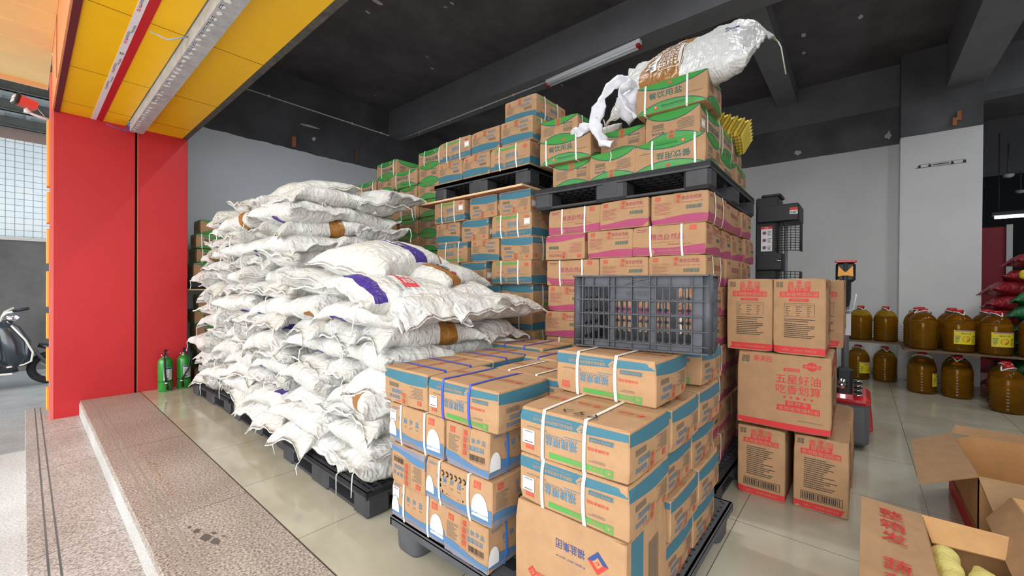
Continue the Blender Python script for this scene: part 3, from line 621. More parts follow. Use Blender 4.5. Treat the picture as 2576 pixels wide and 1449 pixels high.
def carton_mesh(design, seed):
    if (design, seed) in _cm: return _cm[(design, seed)]
    L, Wd, H, P = DES[design]; k = MB(); carton_body(k, L, Wd, H, KRAFT)
    if P: P(k, L, Wd, H)
    fn = deform(L, Wd, H, seed, 0.0022 if design != 'oila' else .002, .002+.002*(seed % 3), .005*(seed % 2)); k.map(fn)
    body = k.mesh('salt_carton')
    parts = {}
    for sx, nm in zip({'blue': (-.06, .10), 'green': (-.155, .095), 'maroon': (-.10, .085)}.get(design, (-.10, .075)), 'ab'):
        q = MB(); w = .006; e = .0035; pts = []
        y, z = Wd/2, H; n = 8
        loop = [(-y+2*y*i/n, -e) for i in range(n)] + [(y+e, z*i/5) for i in range(5)] + [(y-2*y*i/n, z+e) for i in range(n)] + [(-y-e, z-z*i/5) for i in range(5)]
        vs = []
        for (a, b) in loop:
            for o in (-w, w):
                for t in (0, .0015):
                    c = Vector((sx+o+.004*math.sin(b*9+seed), a, b)); d = fn(Vector((c.x, max(-y, min(y, a)), max(0, min(z, b))))) - Vector((c.x, max(-y, min(y, a)), max(0, min(z, b))))
                    nrm = Vector((0, 0, 0))
                    if a > y: nrm.y = 1
                    elif a < -y: nrm.y = -1
                    if b > z: nrm.z = 1
                    elif b < 0: nrm.z = -1
                    vs.append(c+d+nrm*t)
        N = len(loop); fs = []
        for i in range(N):
            a0, b0 = 4*i, 4*((i+1) % N)
            fs += [[a0+1, b0+1, b0+3, a0+3], [a0, a0+2, b0+2, b0], [a0, b0, b0+1, a0+1], [a0+2, a0+3, b0+3, b0+2]]
        q.raw(vs, fs, STRW); parts[nm] = q.mesh('strap')
    q = MB(); F = faces(L, Wd, H)
    f = Face2D(q, F['top']); f.d = .0012; f.quad(-L/2, -.026, L/2, .026, TAPE, 1)
    for x in (-.13, .03, .16): f.diamond(x-.04, 0, .015, RED, KRAFT, 1.5); f.text('福盐集团', x+.01, 0, .013, RED, 1.5, w=.05, bold=.03)
    q.map(fn); parts['tape'] = q.mesh('tape')
    q = MB(); f = Face2D(q, F['bottom']); f.d = .0012; f.quad(-L/2, -.026, L/2, .026, TAPE, 1)
    for x in (-.13, .03, .16): f.diamond(x-.04, 0, .015, RED, KRAFT, 1.5); f.text('福盐集团', x+.01, 0, .013, RED, 1.5, w=.05, bold=.03)
    q.map(fn); parts['tape_bottom'] = q.mesh('tape')
    for fn2 in ('left', 'right'):
        q = MB(); g = Face2D(q, F[fn2]); g.d = .0016; g.quad(-.026, H-.055 if design != 'low' else .05, .026, H, TAPE, 2); [g.text(ch, .0, H-.02-.026*i_, .022, RED, 2.6, bold=.03) for i_, ch in enumerate('福盐集团'[:(4 if design == 'low' else 2)])]; q.map(fn); parts['tape_'+fn2] = q.mesh('tape_end')
    q = MB(); g = Face2D(q, F['front']); g.d = .0018; hw = .026
    sxp, syp = (L*.40, H*.62) if design != 'low' else (-L*.41, H*.70)
    g.poly([(sxp-hw, syp-.024), (sxp+hw, syp-.024), (sxp+hw, syp+.024), (sxp-hw, syp+.024)], STICK, 1.5); g.lines(sxp-.018, syp-.021, sxp+.018, syp-.015, 1, INK, 2, dash=.003); g.lines(sxp-.018, syp+.014, sxp+.018, syp+.021, 1, INK, 2, dash=.003)
    q.map(fn); parts['sticker'] = q.mesh('sticker')
    _cm[(design, seed)] = (body, parts, L, Wd, H); return _cm[(design, seed)]
CARTONS = []
def carton(design, x, y, z, end, label, group, flip=False, strap='w', tape=True, sticker=False, yaw=0.0, seed=None, name='salt_carton', spin=0, tilt=0.0):
    """x, y = the corner of the footprint with the smallest X and Y; end=True shows the short end to -X"""
    rr = random.Random(int((x*31+y*17+z*7)*1000)); seed = rr.randrange(3) if seed is None else seed
    body, parts, L, Wd, H = carton_mesh(design, seed)
    lx, ly = (L, Wd) if end else (Wd, L)
    rz = (0 if end else R(-90)) + R(yaw) + (R(180) if spin else 0)
    o = link(name, body, None, (x+lx/2, y+ly/2, z), (tilt, 0, rz))
    if flip: o.rotation_euler = Euler((tilt, 0, rz)).to_matrix().to_4x4().__matmul__(Matrix.Rotation(R(180), 4, 'Y')).to_euler(); o.location.z = z+H
    tag(o, label, 'carton', group)
    if strap:
        sm = {'w': STRW, 'b': STRB, 'c': STRC}[strap]
        for nm in ('a', 'b'):
            s = link('strap', parts[nm], o); s.material_slots[0].link = 'OBJECT'; s.material_slots[0].material = sm
    if tape: link('tape', parts['tape'], o); link('tape', parts['tape_bottom'], o); link('tape_end', parts['tape_left'], o); link('tape_end', parts['tape_right'], o)
    if sticker: link('sticker', parts['sticker'], o)
    CARTONS.append(o); return o

# ------------------------------------------------------------------ pallets
def pallet_parts(LX, LY, M, H=0.15):
    """grid-deck plastic pallet: deck, nine blocks, bottom frame"""
    deck = MB(); n = 19
    t0, t1 = H-.028, H
    for i in range(n+1):
        w = .035 if i in (0, n) else .007
        x = -LX/2+w/2+(LX-w)*i/n if i not in (0, n) else (-LX/2+w/2 if i == 0 else LX/2-w/2)
        deck.box(x-w/2, -LY/2, t0, x+w/2, LY/2, t1, M)
        y = -LY/2+w/2 if i == 0 else (LY/2-w/2 if i == n else -LY/2+(LY)*i/n)
        deck.box(-LX/2, y-w/2, t0, LX/2, y+w/2, t1-.001, M)
    for s in (-1, 1):
        deck.box(-LX/2, s*(LY/2-.004)-.004, t0-.012, LX/2, s*(LY/2-.004)+.004, t1, M); deck.box(s*(LX/2-.004)-.004, -LY/2, t0-.012, s*(LX/2-.004)+.004, LY/2, t1, M)
    blocks = []
    for ix, x in enumerate((-1, 0, 1)):
        for iy, y in enumerate((-1, 0, 1)):
            b = MB(); bw, bh = (.15, .15) if (ix != 1 and iy != 1) else (.2, .2)
            wx = .15 if ix != 1 else .22; wy = .15 if iy != 1 else .22
            cx = x*(LX/2-wx/2); cy = y*(LY/2-wy/2)
            b.box(cx-wx/2, cy-wy/2, .0, cx+wx/2, cy+wy/2, t0+.001, M, .018)
            if ix != 1 and iy == 1: b.box(cx+x*wx/2-.001, cy-.05, .04, cx+x*wx/2+.002, cy+.05, .11, M, .001)
            blocks.append(b.mesh('block'))
    base = MB()
    for s in (-1, 0, 1):
        base.box(-LX/2+.02, s*(LY/2-.07)-.05, .003, LX/2-.02, s*(LY/2-.07)+.05, .022, M, .004); base.box(s*(LX/2-.07)-.05, -LY/2+.02, .003, s*(LX/2-.07)+.05, LY/2-.02, .021, M, .004)
    return deck.mesh('deck'), blocks, base.mesh('bottom_frame')
_pp = {}
def pallet(x0, y0, z, LX, LY, label, M=None, group='black plastic pallets', yaw=0.0):
    M = M or BLACKP; key = (LX, LY, M.name)
    if key not in _pp: _pp[key] = pallet_parts(LX, LY, M)
    d, bl, bs = _pp[key]
    t = empty('plastic_pallet', (x0+LX/2, y0+LY/2, z), (0, 0, R(yaw))); tag(t, label, 'pallet', group)
    link('deck', d, t); link('bottom_frame', bs, t)
    for b in bl: link('block', b, t)
    return t
pallet(1.25, 4.61, 0, 1.0, 1.18, 'black plastic pallet under the far end of the white sacks, nearest the extinguishers', yaw=1.2)
pallet(1.25, 3.24, 0, 1.0, 1.21, 'middle of the three black plastic pallets under the white sacks', yaw=-0.5)
pallet(1.18, 1.97, 0, 1.0, 1.16, 'black plastic pallet under the near end of the white sacks', yaw=-1.3)
def leg_pallet():
    t = empty('plastic_pallet', (1.74, 1.10, 0)); tag(t, 'large black nine-legged plastic pallet carrying the nearest pile of cartons', 'pallet', 'black plastic pallets')
    L = 1.22; k = MB(); h = L/2
    k.box(-h, -h, .135, h, h, .15, BLACKU, .004)
    for s in (-1, 1):
        k.box(-h, s*(h-.010)-.010, .105, h, s*(h-.010)+.010, .150, BLACKU, .005); k.box(s*(h-.010)-.010, -h, .105, s*(h-.010)+.010, h, .150, BLACKU, .005)
    for i in range(24):
        a = -h+.05+i*(L-.1)/23
        for b in (-h+.035, h-.035):
            k.box(a-.007, b-.006, .150, a+.007, b+.006, .1512, DARK); k.box(b-.006, a-.007, .150, b+.006, a+.007, .1512, DARK)
    for i in range(10):
        for j in range(10):
            a, b = -h+.12+i*.108, -h+.12+j*.108; k.box(a-.03, b-.03, .1502, a+.03, b+.03, .1508, DARK)
    k.build('deck', t)
    for x in (-1, 0, 1):
        for y in (-1, 0, 1):
            q = MB(); r = .085; cx, cy = x*(h-.10), y*(h-.10); n = 28
            prof = []
            for z, g in ((0, .86), (.012, .92), (.10, .98), (.136, 1.02)):
                prof.append([Vector((cx+r*g*1.05*math.copysign(abs(math.cos(2*math.pi*i/n))**.5, math.cos(2*math.pi*i/n)), cy+r*g*1.05*math.copysign(abs(math.sin(2*math.pi*i/n))**.5, math.sin(2*math.pi*i/n)), z)) for i in range(n)])
            vs = [v for p in prof for v in p]; fs = [[i*n+a, i*n+(a+1) % n, (i+1)*n+(a+1) % n, (i+1)*n+a] for i in range(3) for a in range(n)]+[list(range(n))[::-1]]
            q.raw(vs, fs, BLACKU, True); q.build('leg', t)
leg_pallet()
pallet(2.47, .60, 0, 1.2, 1.25, 'black plastic pallet on the floor under the maroon-banded cartons')
pallet(2.50, 1.94, 0, 1.2, 1.16, 'black plastic pallet on the floor under the tall teal-banded stack')
pallet(2.75, 3.36, 0, 1.2, 1.6, 'black plastic pallet on the floor under the green carton stack behind the sacks')

# ------------------------------------------------------------------ front pile of cartons (nearest the camera)
G1 = 'cartons of the nearest pile on the nine-legged pallet'
# low-sodium column and blue tops, left part
carton('low', 1.14, 1.315, .152, False, 'bottom carton with white arches at the far left corner of the nearest pile', G1, strap='w', sticker=True, tape=False, seed=0)
carton('low', 1.13, 1.065, .152, True, 'bottom carton showing its barcode end beside the blue strap, nearest pile', G1, strap='c', seed=1)
carton('low', 1.125, 1.44, .333, True, 'upside-down low-sodium carton in the second layer, left edge of the nearest pile', G1, flip=True, seed=0)
carton('low', 1.13, 1.045, .333, False, 'scribbled carton with characters blotted black and a black-marked white strap', G1, strap='w', tape=False, seed=2)
carton('low', 1.13, 1.325, .515, False, 'third-layer carton with white straps and white sticker, left edge of the nearest pile', G1, strap='w', sticker=True, tape=False, seed=1)
carton('low', 1.135, 1.065, .512, True, 'third-layer barcode-end carton with brown tape, under the blue-strapped carton', G1, strap='c', seed=2)
carton('blue', 1.135, 1.440, .697, True, 'top carton showing its teal-banded end, far left corner of the nearest pile', G1, flip=True, strap='b', seed=0)
carton('blue', 1.135, 1.022, .693, False, 'dented top carton with two blue straps, left of the white-strapped cartons', G1, flip=True, strap='b', seed=2, sticker=True, tape=True)
# right column
carton('ship', 1.135, .515, .152, False, 'tall plain carton with navy and red emblem, bottom of the nearest column', G1, strap=None, seed=0, flip=True)
carton('blue', 1.140, .51, .499, False, 'white-strapped teal carton directly on the tall plain carton', G1, flip=True, seed=1, sticker=True)
carton('blue', 1.140, .51, .664, False, 'white-strapped teal carton with marker scribbles on its top', G1, flip=True, seed=0, sticker=True)
carton('blue', 1.405, .535, .829, False, 'white-strapped teal carton set back on top, under the black crate', G1, flip=True, seed=1)
# inner ring and right flank
ly = .165
for r, z in enumerate((.152, .317, .482, .647)):
    for i, x in enumerate((1.475, 1.81)):
        xx = x + (-.0, .03, .0, .03)[r]
        carton('blue', xx, .515+(.012, 0, .02, .0)[r], z, False, 'teal carton in the %s layer of the right flank, %s from the near corner' % (ORD[r+1], ORD[i+1]), G1, flip=True, strap=None if (r+i) % 2 else 'w')
carton('blue', 1.925, .53, .812, False, 'topmost teal carton at the back right of the nearest pile, behind the crate', G1, flip=True)
for r, z in enumerate((.152, .33, .508)):
    for i, (x, y, e) in enumerate(((1.545, 1.42, True), (1.96, 1.42, False), (1.545, .945, False), (1.89, .945, False))):
        carton('low' if False else 'blue', x, y+(.0 if e else -.0), z, e, 'inner carton of layer %s in the nearest pile, %s' % (ORD[r+1], ('back left', 'far back left', 'middle', 'back middle')[i]), G1, strap=None, tape=False)
carton('blue', 1.56, 1.44, .70, True, 'blue-strapped top carton just behind the far left corner carton', G1, flip=True, strap='b', seed=1)
carton('blue', 1.475, .955, .69, False, 'white-strapped top carton lying behind the dented blue-strapped one', G1, flip=True, strap='w', seed=0)
carton('blue', 1.80, 1.025, .70, False, 'blue-strapped teal carton in the middle back of the nearest pile', G1, flip=True, strap='b', seed=0)
carton('blue', 2.0, 1.44, .715, False, 'blue-strapped carton at the back corner beside the white sacks', G1, flip=True, strap='b', seed=1)
# marker scribbles on the blotted carton and the top of the scribbled one
def scribble(base, label_pts, T, w=.004, name='marker_scrawl'):
    k = MB()
    for line in label_pts:
        for (a, b) in zip(line[:-1], line[1:]):
            d = Vector((b[0]-a[0], b[1]-a[1])); 
            if d.length < 1e-5: continue
            n = Vector((-d.y, d.x)).normalized()*w/2
            k.face([T(a[0]+n.x, a[1]+n.y), T(b[0]+n.x, b[1]+n.y), T(b[0]-n.x, b[1]-n.y), T(a[0]-n.x, a[1]-n.y)], MARKER)
    o = k.build(name, base); return o
bc = [o for o in CARTONS if 'blotted black' in o['label']][0]
rr = random.Random(4); L_, W_, H_, _ = DES['low']
pts = []
for i in range(6):
    x = -.085+i*.026; pts.append([(x, .150), (x+.012, .145), (x+.014, .135), (x+.004, .130)]); y = .115
    for q in range(3): pts.append([(x+rr.uniform(-.008, .008), y-q*.022), (x+rr.uniform(-.01, .012), y-q*.022-.012), (x+rr.uniform(-.01, .012), y-q*.022-.008)])
scribble(bc, pts, lambda x, y: Vector((x, -W_/2-.0078, y)), .006)
tcn = [o for o in CARTONS if 'marker scribbles' in o['label']][0]
scribble(tcn, [[(.02, -.10), (.05, -.12), (.03, -.14)], [(-.01, -.11), (-.03, -.13), (0, -.14), (-.02, -.10)], [(-.06, -.10), (-.08, -.13), (-.05, -.14), (-.07, -.11)]], lambda x, y: Vector((x, y, -.0075)), .005)

# ------------------------------------------------------------------ maroon-banded stack under the upper pallet
G2 = 'maroon-banded cartons under the upper black pallet'
MH = .184; z0 = .152
rowsA = [('L', 1.335), ('E', .998), ('E', .662)]; rowsB = [('E', 1.44), ('E', 1.105), ('L', .672)]; rowsC = [('L', 1.34), ('E', 1.0), ('E', .672)]
for r in range(9):
    z = z0 + r*MH; top = 9-r
    pat = (rowsA if top in (1, 6, 9) else rowsB if top in (2, 5, 8) else rowsC if top in (3, 7) else rowsB[:1]+[('E', 1.1), ('L', .672)])
    if top == 4: pat = [('E', 1.43), ('E', 1.09), ('L', .665)]
    for i, (ty, y) in enumerate(pat):
        fl = (top == 2 and i == 0) or (top == 3 and r % 5 == 9)
        carton('maroon', 2.485+random.Random(r*7+i).uniform(-.012, .02), y, z, ty == 'E', 'maroon-banded carton, %s layer from the top, %s from the left' % (ORD[top], ORD[i+1]), G2, flip=fl, strap='w' if ty == 'L' or i == 2 else None, sticker=False, yaw=random.Random(r*3+i).uniform(-1.0, 1.0))
    # right flank
    fl2 = [(2.94, True), (3.38, False)] if ty == 'E' else [(2.83, False), (3.17, False), (3.51, False)]
    for i, (x, e) in enumerate(fl2):
        carton('maroon', x, .672+random.Random(r*11+i).uniform(-.008, .02), z, e, 'maroon-banded carton on the right flank, %s layer down, %s behind the corner' % (ORD[top], ORD[i+1]), G2, strap='w' if i else None, tape=False)
ZP = .152+9*MH+.004
pallet(2.46, .65, ZP, 1.32, 1.22, 'upper black plastic pallet carrying the green cartons over the maroon ones', yaw=0.6)
# green cartons on the upper pallet
G3 = 'green-banded cartons on the upper black pallet'
zg = ZP+.152
def gc(x, y, l, e, lab, **kw): return carton('green', x, y, zg+.178*l, e, lab, G3, **kw)
gc(2.55, 1.435, 0, True, 'green carton at the bottom left of the upper pallet', strap=None, seed=0)
gc(2.50, 1.095, 0, True, 'green carton in the bottom middle of the upper pallet, flipped', flip=True, strap=None, seed=1)
gc(2.50, .68, 0, False, 'green carton with upside-down characters at the bottom front of the upper pallet', flip=True, strap='w', seed=2)
gc(2.93, .72, 0, True, 'green carton on the bottom right flank, second from the corner', strap=None, flip=True); gc(3.37, .70, 0, False, 'green carton at the bottom far right of the upper pallet', strap='w')
gc(2.49, 1.42, 1, False, 'green carton with white straps at the left of the second layer', strap='w', seed=1, yaw=1.5)
gc(2.62, 1.08, 1, True, 'marker-scribbled green carton under the hanging white bag', strap=None, seed=0)
gc(2.53, .71, 1, True, 'green carton turned barcode-first in the second layer, right side', flip=True, strap='w', sticker=True, seed=1, yaw=-2)
gc(2.96, .72, 1, True, 'green carton on the second-layer right flank, behind the corner', strap='w'); gc(3.40, .74, 1, False, 'green carton under the yellow egg trays', strap=None)
gc(2.56, 1.56, 2, True, 'taped green carton at the top left of the upper pallet', strap='w', seed=0)
carton('green', 2.50, .675, zg+.178*2, False, 'topmost green carton with large characters under the big white sack', G3, strap='w', seed=0, sticker=False, yaw=1.0)
gc(2.94, .98, 0, True, 'hidden green carton behind the bottom middle ones', strap=None, tape=False) if False else None
for l in (0, 1):
    carton('green', 2.98+.07*l, 1.08, zg+.178*l, True, 'green carton in the back middle of the %s layer on the upper pallet' % ORD[l+1], G3, strap=None, tape=False)
    carton('green', 3.0, 1.45, zg+.178*l, True, 'green carton at the back left of the %s layer on the upper pallet' % ORD[l+1], G3, strap=None, tape=False)
# yellow paper egg trays leaning on the right end
def egg_tray_mesh():
    k = MB(); n = 48; vs = []
    for j in range(n+1):
        for i in range(n+1): 
            x, y = -.15+.3*i/n, -.15+.3*j/n; vs.append(Vector((x, y, .020*math.cos(x*2*math.pi/.05)*math.cos(y*2*math.pi/.05)+.003*noise.noise(Vector((x*20, y*20, 1))))))
    fs = [[j*(n+1)+i, j*(n+1)+i+1, (j+1)*(n+1)+i+1, (j+1)*(n+1)+i] for j in range(n) for i in range(n)]
    N = len(vs); k.raw(vs+[v-Vector((0, 0, .003)) for v in vs], fs+[[N+a for a in f[::-1]] for f in fs], mat('paper_yellow', (226, 204, 90), .85), True); return k.mesh('egg_tray')
et = egg_tray_mesh()
for i in range(9):
    eu = Euler((R(28), R(10), R(8))); nn = eu.to_matrix() @ Vector((0, 0, .0125*i))
    o = link('egg_tray', et, None, (3.42+nn.x, .80+nn.y, zg+.415+nn.z), eu)
    tag(o, 'yellow moulded paper egg tray, %s from the bottom of the small stack' % ORD[i+1], 'egg tray', 'yellow egg trays on the green cartons')

# ------------------------------------------------------------------ tall teal-banded stack with plywood board and second pallet
G4 = 'teal-banded cartons below the plywood board'; G5 = 'teal-banded cartons on the pallet above the plywood board'
BH = .190
pb = [[('L', 2.66), ('E', 2.29), ('E', 1.955)], [('E', 2.75), ('E', 2.40), ('L', 1.945)], [('L', 2.62), ('E', 2.27), ('E', 1.93)], [('E', 2.74), ('E', 2.40), ('L', 1.935)]]
for r in range(10):
    z = .152+r*(BH-.004); top = 10-r; pat = pb[(top-1) % 4]
    if z > 1.93: break
    for i, (ty, y) in enumerate(pat):
        q = random.Random(r*13+i)
        fl = (top == 1 and i > 0) or (top == 2 and i == 1) or (top == 3 and i == 2) or q.random() < .15
        carton('blueb', 2.50+q.uniform(-.01, .025)+(.05 if top > 4 else 0), y, z, ty == 'E', 'teal-banded carton, %s layer below the plywood, %s from the left' % (ORD[top], ORD[i+1]), G4, flip=fl, strap='w' if ty == 'L' or i == 2 else None, sticker=(q.random() < .4), yaw=q.uniform(-1.2, 1.2))
ZB = .152+10*(BH-.004)+.004
def board():
    k = MB(); k.box(-.62, -.66, 0, .62, .66, .004, PLYR); k.box(-.62, -.66, .004, .62, .66, .018, PLY)
    o = k.build('plywood_board', None, (3.08, 2.625, ZB), (0, 0, R(-1))); tag(o, 'thin plywood board laid over the lower teal-banded cartons', 'board')
board()
pallet(2.50, 1.95, ZB+.02, 1.2, 1.13, 'black plastic pallet on the plywood board, under the high teal cartons')
zb = ZB+.02+.152
def bc5(x, y, l, e, lab, **kw): return carton('blueb', x, y, zb+.188*l, e, lab, G5, **kw)
bc5(2.50, 2.70, 0, True, 'scribbled teal carton at the bottom left of the board pallet', strap=None, seed=0); bc5(2.50, 2.365, 0, True, 'teal carton in the bottom middle of the board pallet', strap=None, seed=1)
bc5(2.50, 1.945, 0, False, 'white-strapped teal carton at the bottom right of the board pallet', strap='w', seed=2)
bc5(2.50, 2.60, 1, False, 'white-strapped teal carton with white sticker, top left of the board pallet', strap='w', sticker=True, seed=0)
bc5(2.50, 2.26, 1, True, 'teal carton with black letters scrawled, second layer middle of the board pallet', strap=None, seed=1); bc5(2.50, 1.92, 1, True, 'teal carton directly under the highest teal carton', strap='w', seed=0)
bc5(2.56, 1.93, 2, True, 'highest teal carton, topmost of the board pallet', strap='w', seed=2); bc5(2.88, 2.28, 2, False, 'half-hidden strapped carton behind and left of the highest one', strap='w', seed=1)
bc5(2.92, 1.96, 0, True, 'carton behind the bottom right of the board pallet', strap=None, tape=False); bc5(2.92, 2.30, 0, True, 'carton behind the bottom middle of the board pallet', strap=None, tape=False)
bc5(2.92, 2.30, 1, True, 'carton behind the middle of the second layer, board pallet', strap=None, tape=False); bc5(2.92, 1.95, 1, True, 'carton behind the right of the second layer, board pallet', strap='w', tape=False)

# ------------------------------------------------------------------ green stack behind the white sacks
G6 = 'green-banded cartons of the tall stack behind the white sacks'
GH = .183
for r in range(14):
    z = .152+r*GH; top = 14-r
    if top == 1: pat = [('L', 4.10, .02), ('L', 3.34, .05)]
    elif top == 2: pat = [('L', 4.52, 0), ('E', 4.14, .0), ('L', 3.70, 0), ('E', 3.34, 0)]
    elif top % 2: pat = [('E', 4.55, 0), ('L', 4.08, 0), ('E', 3.70, 0), ('E', 3.34, 0)]
    else: pat = [('L', 4.50, 0), ('E', 4.12, 0), ('L', 3.67, 0), ('E', 3.32, 0)]
    for i, (ty, y, dx) in enumerate(pat):
        q = random.Random(r*17+i)
        carton('green', 2.76+dx+q.uniform(-.01, .02), y, z, ty == 'E', 'green-banded carton of the stack behind the sacks, %s layer down, %s from left' % (ORD[top], ORD[i+1]), G6, flip=q.random() < .3, strap='w' if ty == 'L' or i == 3 else None, tape=False, yaw=q.uniform(-1.5, 1.5))
# dusty cartons between the red panel and the sacks
G7 = 'dusty cartons between the red panel and the white sacks'
pallet(1.36, 6.24, 0, .95, .8, 'black plastic pallet under the dusty cartons behind the red panel') if False else None
zz = 0.0
for r in range(11):
    if r == 6:
        tag(box_obj('plywood_board', (1.28, 6.38, 1.17, 2.1, 6.95, 1.185), PLY), 'thin board low in the dusty carton stack by the red panel', 'board')
        box = MB(); box.box(1.33, 6.42, 1.187, 2.0, 6.9, 1.33, BLACKP, .02); tag(box.build('black_tray'), 'shiny black tray in the dusty carton stack by the red panel', 'tray'); zz = 1.335
    q = random.Random(r*5+1)
    o = carton('green', 1.40+q.uniform(-.02, .06), 6.40+q.uniform(0, .04), zz, True, 'dusty carton by the red panel, %s from the floor' % ORD[r+1], G7, strap='w' if r in (7, 8) else None, tape=False, yaw=q.uniform(-3, 3))
    zz += .185 if r < 5 or r >= 6 else .185
    if r == 5: zz = 1.17
    if zz > 2.0: break

# ------------------------------------------------------------------ oil cartons on the floor, right of the stacks
G8 = 'tall oil cartons at the corner of the stacks'
carton('oilb', 2.84, .325, 0, True, 'lower left oil carton standing on the floor with its boxed barcode', G8, strap=None, name='oil_carton', seed=0)
carton('oilb', 2.86, .04, 0, True, 'lower right oil carton standing on the floor, boxed barcode facing front', G8, strap=None, name='oil_carton', seed=1)
carton('oila', 2.82, .115, .436, False, 'wide oil carton with five red stars laid across the two lower ones', G8, strap=None, name='oil_carton', seed=0, tape=False)
carton('oila', 3.09, .12, .436, False, 'oil carton hidden behind the wide five-star one', G8, strap=None, name='oil_carton', seed=1, tape=False)
carton('oila', 2.84, .392, .872, True, 'upper left oil carton with nutrition table, beside the maroon stack', G8, strap=None, name='oil_carton', seed=2)
carton('oila', 2.82, .143, .872, True, 'upper right oil carton with nutrition table and clear tape', G8, strap=None, name='oil_carton', seed=0)
carton('oila', 3.31, .08, .872, True, 'oil carton standing behind the upper right one', G8, strap=None, name='oil_carton', seed=1)
carton('oilb', 3.34, .03, 0, True, 'oil carton on the floor behind the lower right one', G8, strap=None, name='oil_carton', seed=1, tape=False)
carton('oilb', 3.34, .12, .436, False, 'oil carton in the middle layer at the back', G8, strap=None, name='oil_carton', seed=1, tape=False)

# ------------------------------------------------------------------ woven salt sacks
def sack_mat(name, rgb, print_col=None):
    m, nt, b, L = nodes_mat(name); N = nt.nodes.new
    t = N('ShaderNodeTexCoord')
    n = N('ShaderNodeTexNoise'); n.inputs['Scale'].default_value = 4; n.inputs['Detail'].default_value = 4; L(t.outputs['Object'], n.inputs[0])
    r = N('ShaderNodeValToRGB'); L(n.outputs[0], r.inputs[0]); r.color_ramp.elements[0].position = 0.35; r.color_ramp.elements[1].position = 0.65
    k = lin(rgb); r.color_ramp.elements[0].color = (k[0]*.93, k[1]*.90, k[2]*.84, 1); r.color_ramp.elements[1].color = (*k, 1)
    L(r.outputs[0], b.inputs['Base Color']); b.inputs['Roughness'].default_value = 0.42; b.inputs['Specular IOR Level'].default_value = 0.45
    def layer(scale, stretch, dist, detail):
        mp = N('ShaderNodeMapping'); mp.inputs['Scale'].default_value = stretch; L(t.outputs['Object'], mp.inputs[0])
        v = N('ShaderNodeTexNoise'); v.inputs['Scale'].default_value = scale; v.inputs['Detail'].default_value = detail; v.inputs['Roughness'].default_value = 0.5; v.inputs['Distortion'].default_value = dist; L(mp.outputs[0], v.inputs[0])
        s1 = N('ShaderNodeMath'); s1.operation = 'SUBTRACT'; L(v.outputs[0], s1.inputs[0]); s1.inputs[1].default_value = 0.5
        ab = N('ShaderNodeMath'); ab.operation = 'ABSOLUTE'; L(s1.outputs[0], ab.inputs[0])
        pw = N('ShaderNodeMath'); pw.operation = 'POWER'; L(ab.outputs[0], pw.inputs[0]); pw.inputs[1].default_value = 0.9
        return pw
    A1 = layer(4.5, (1.0, 3.0, 2.0), 0.8, 1.5); A2 = layer(8, (2.4, 1.0, 1.6), 0.8, 1.5); A3 = layer(24, (1, 1.5, 1.3), 0.4, 2)
    m1 = N('ShaderNodeMath'); m1.operation = 'MULTIPLY_ADD'; L(A2.outputs[0], m1.inputs[0]); m1.inputs[1].default_value = 0.8; L(A1.outputs[0], m1.inputs[2])
    m2 = N('ShaderNodeMath'); m2.operation = 'MULTIPLY_ADD'; L(A3.outputs[0], m2.inputs[0]); m2.inputs[1].default_value = 0.12; L(m1.outputs[0], m2.inputs[2])
    bp = N('ShaderNodeBump'); bp.invert = True; bp.inputs['Strength'].default_value = 0.9; bp.inputs['Distance'].default_value = 0.026; L(m2.outputs[0], bp.inputs['Height']); L(bp.outputs[0], b.inputs['Normal'])
    return m
SACKW = sack_mat('woven_white', (206, 206, 203)); SACKB = sack_mat('woven_brown_print', (150, 102, 42)); SACKP = sack_mat('woven_purple_print', (64, 44, 130)); SACKR = mat('sack_red_print', (200, 48, 58), .5)
STRING = mat('sack_string', (240, 240, 236), .7)
def sack_fn(L, Wb, T, seed, droop=(0, 0, 0, 0), ruf=1.0):
    """surface of one filled sack: u along the length -1..1, a = angle around the tube"""
    o = Vector((seed*13.7, seed*5.1, seed*2.3))
    def fn(u, a):
        au = abs(u); ub = .90
        e = max(0, min(1, (au-.55)/.4)); e = e*e*(3-2*e)
        w = Wb*(1+.22*e); ca, sa = math.cos(a), math.sin(a)
        t = T*.5*max(0, 1-(au/ub)**3.2)**.55 if au < ub else 0
        t = max(t, .0035)
        yy = w*math.copysign(abs(ca)**.75, ca); zz = t*math.copysign(abs(sa)**.8, sa)
        x = u*L/2 + math.copysign(1, u)*(.018*e*abs(ca)**3 - .012*e*(1-abs(ca)))
        p = Vector((x, yy, zz))
        n1 = noise.noise_vector(p*5.5+o); n2 = noise.noise_vector(p*14+o*2)
        rid = 1-abs(noise.noise(Vector((x*5, yy*26, zz*8))+o))*2
        rid2 = 1-abs(noise.noise(Vector((x*20+yy*11, yy*14-x*6, zz*10))-o))*2
        p += Vector((n1.x*.012, n1.y*.014, n1.z*.018))*ruf + n2*.006*ruf
        side = math.copysign(1, sa) if abs(sa) > .02 else 0
        p.z += side*(rid*.007*(.35+e)+rid2*.006)*ruf*(1 if au < ub else .4)
        c = (0 if u < 0 else 2)+(0 if ca < 0 else 1)
        g = max(0, (au-.62)/.38); p.z += droop[c]*g*g*abs(ca)**1.2 + (droop[0 if u < 0 else 2]+droop[1 if u < 0 else 3])*.25*g*g
        if au > .88: p.z += .010*math.sin(yy*38+seed)*ruf
        return p
    return fn
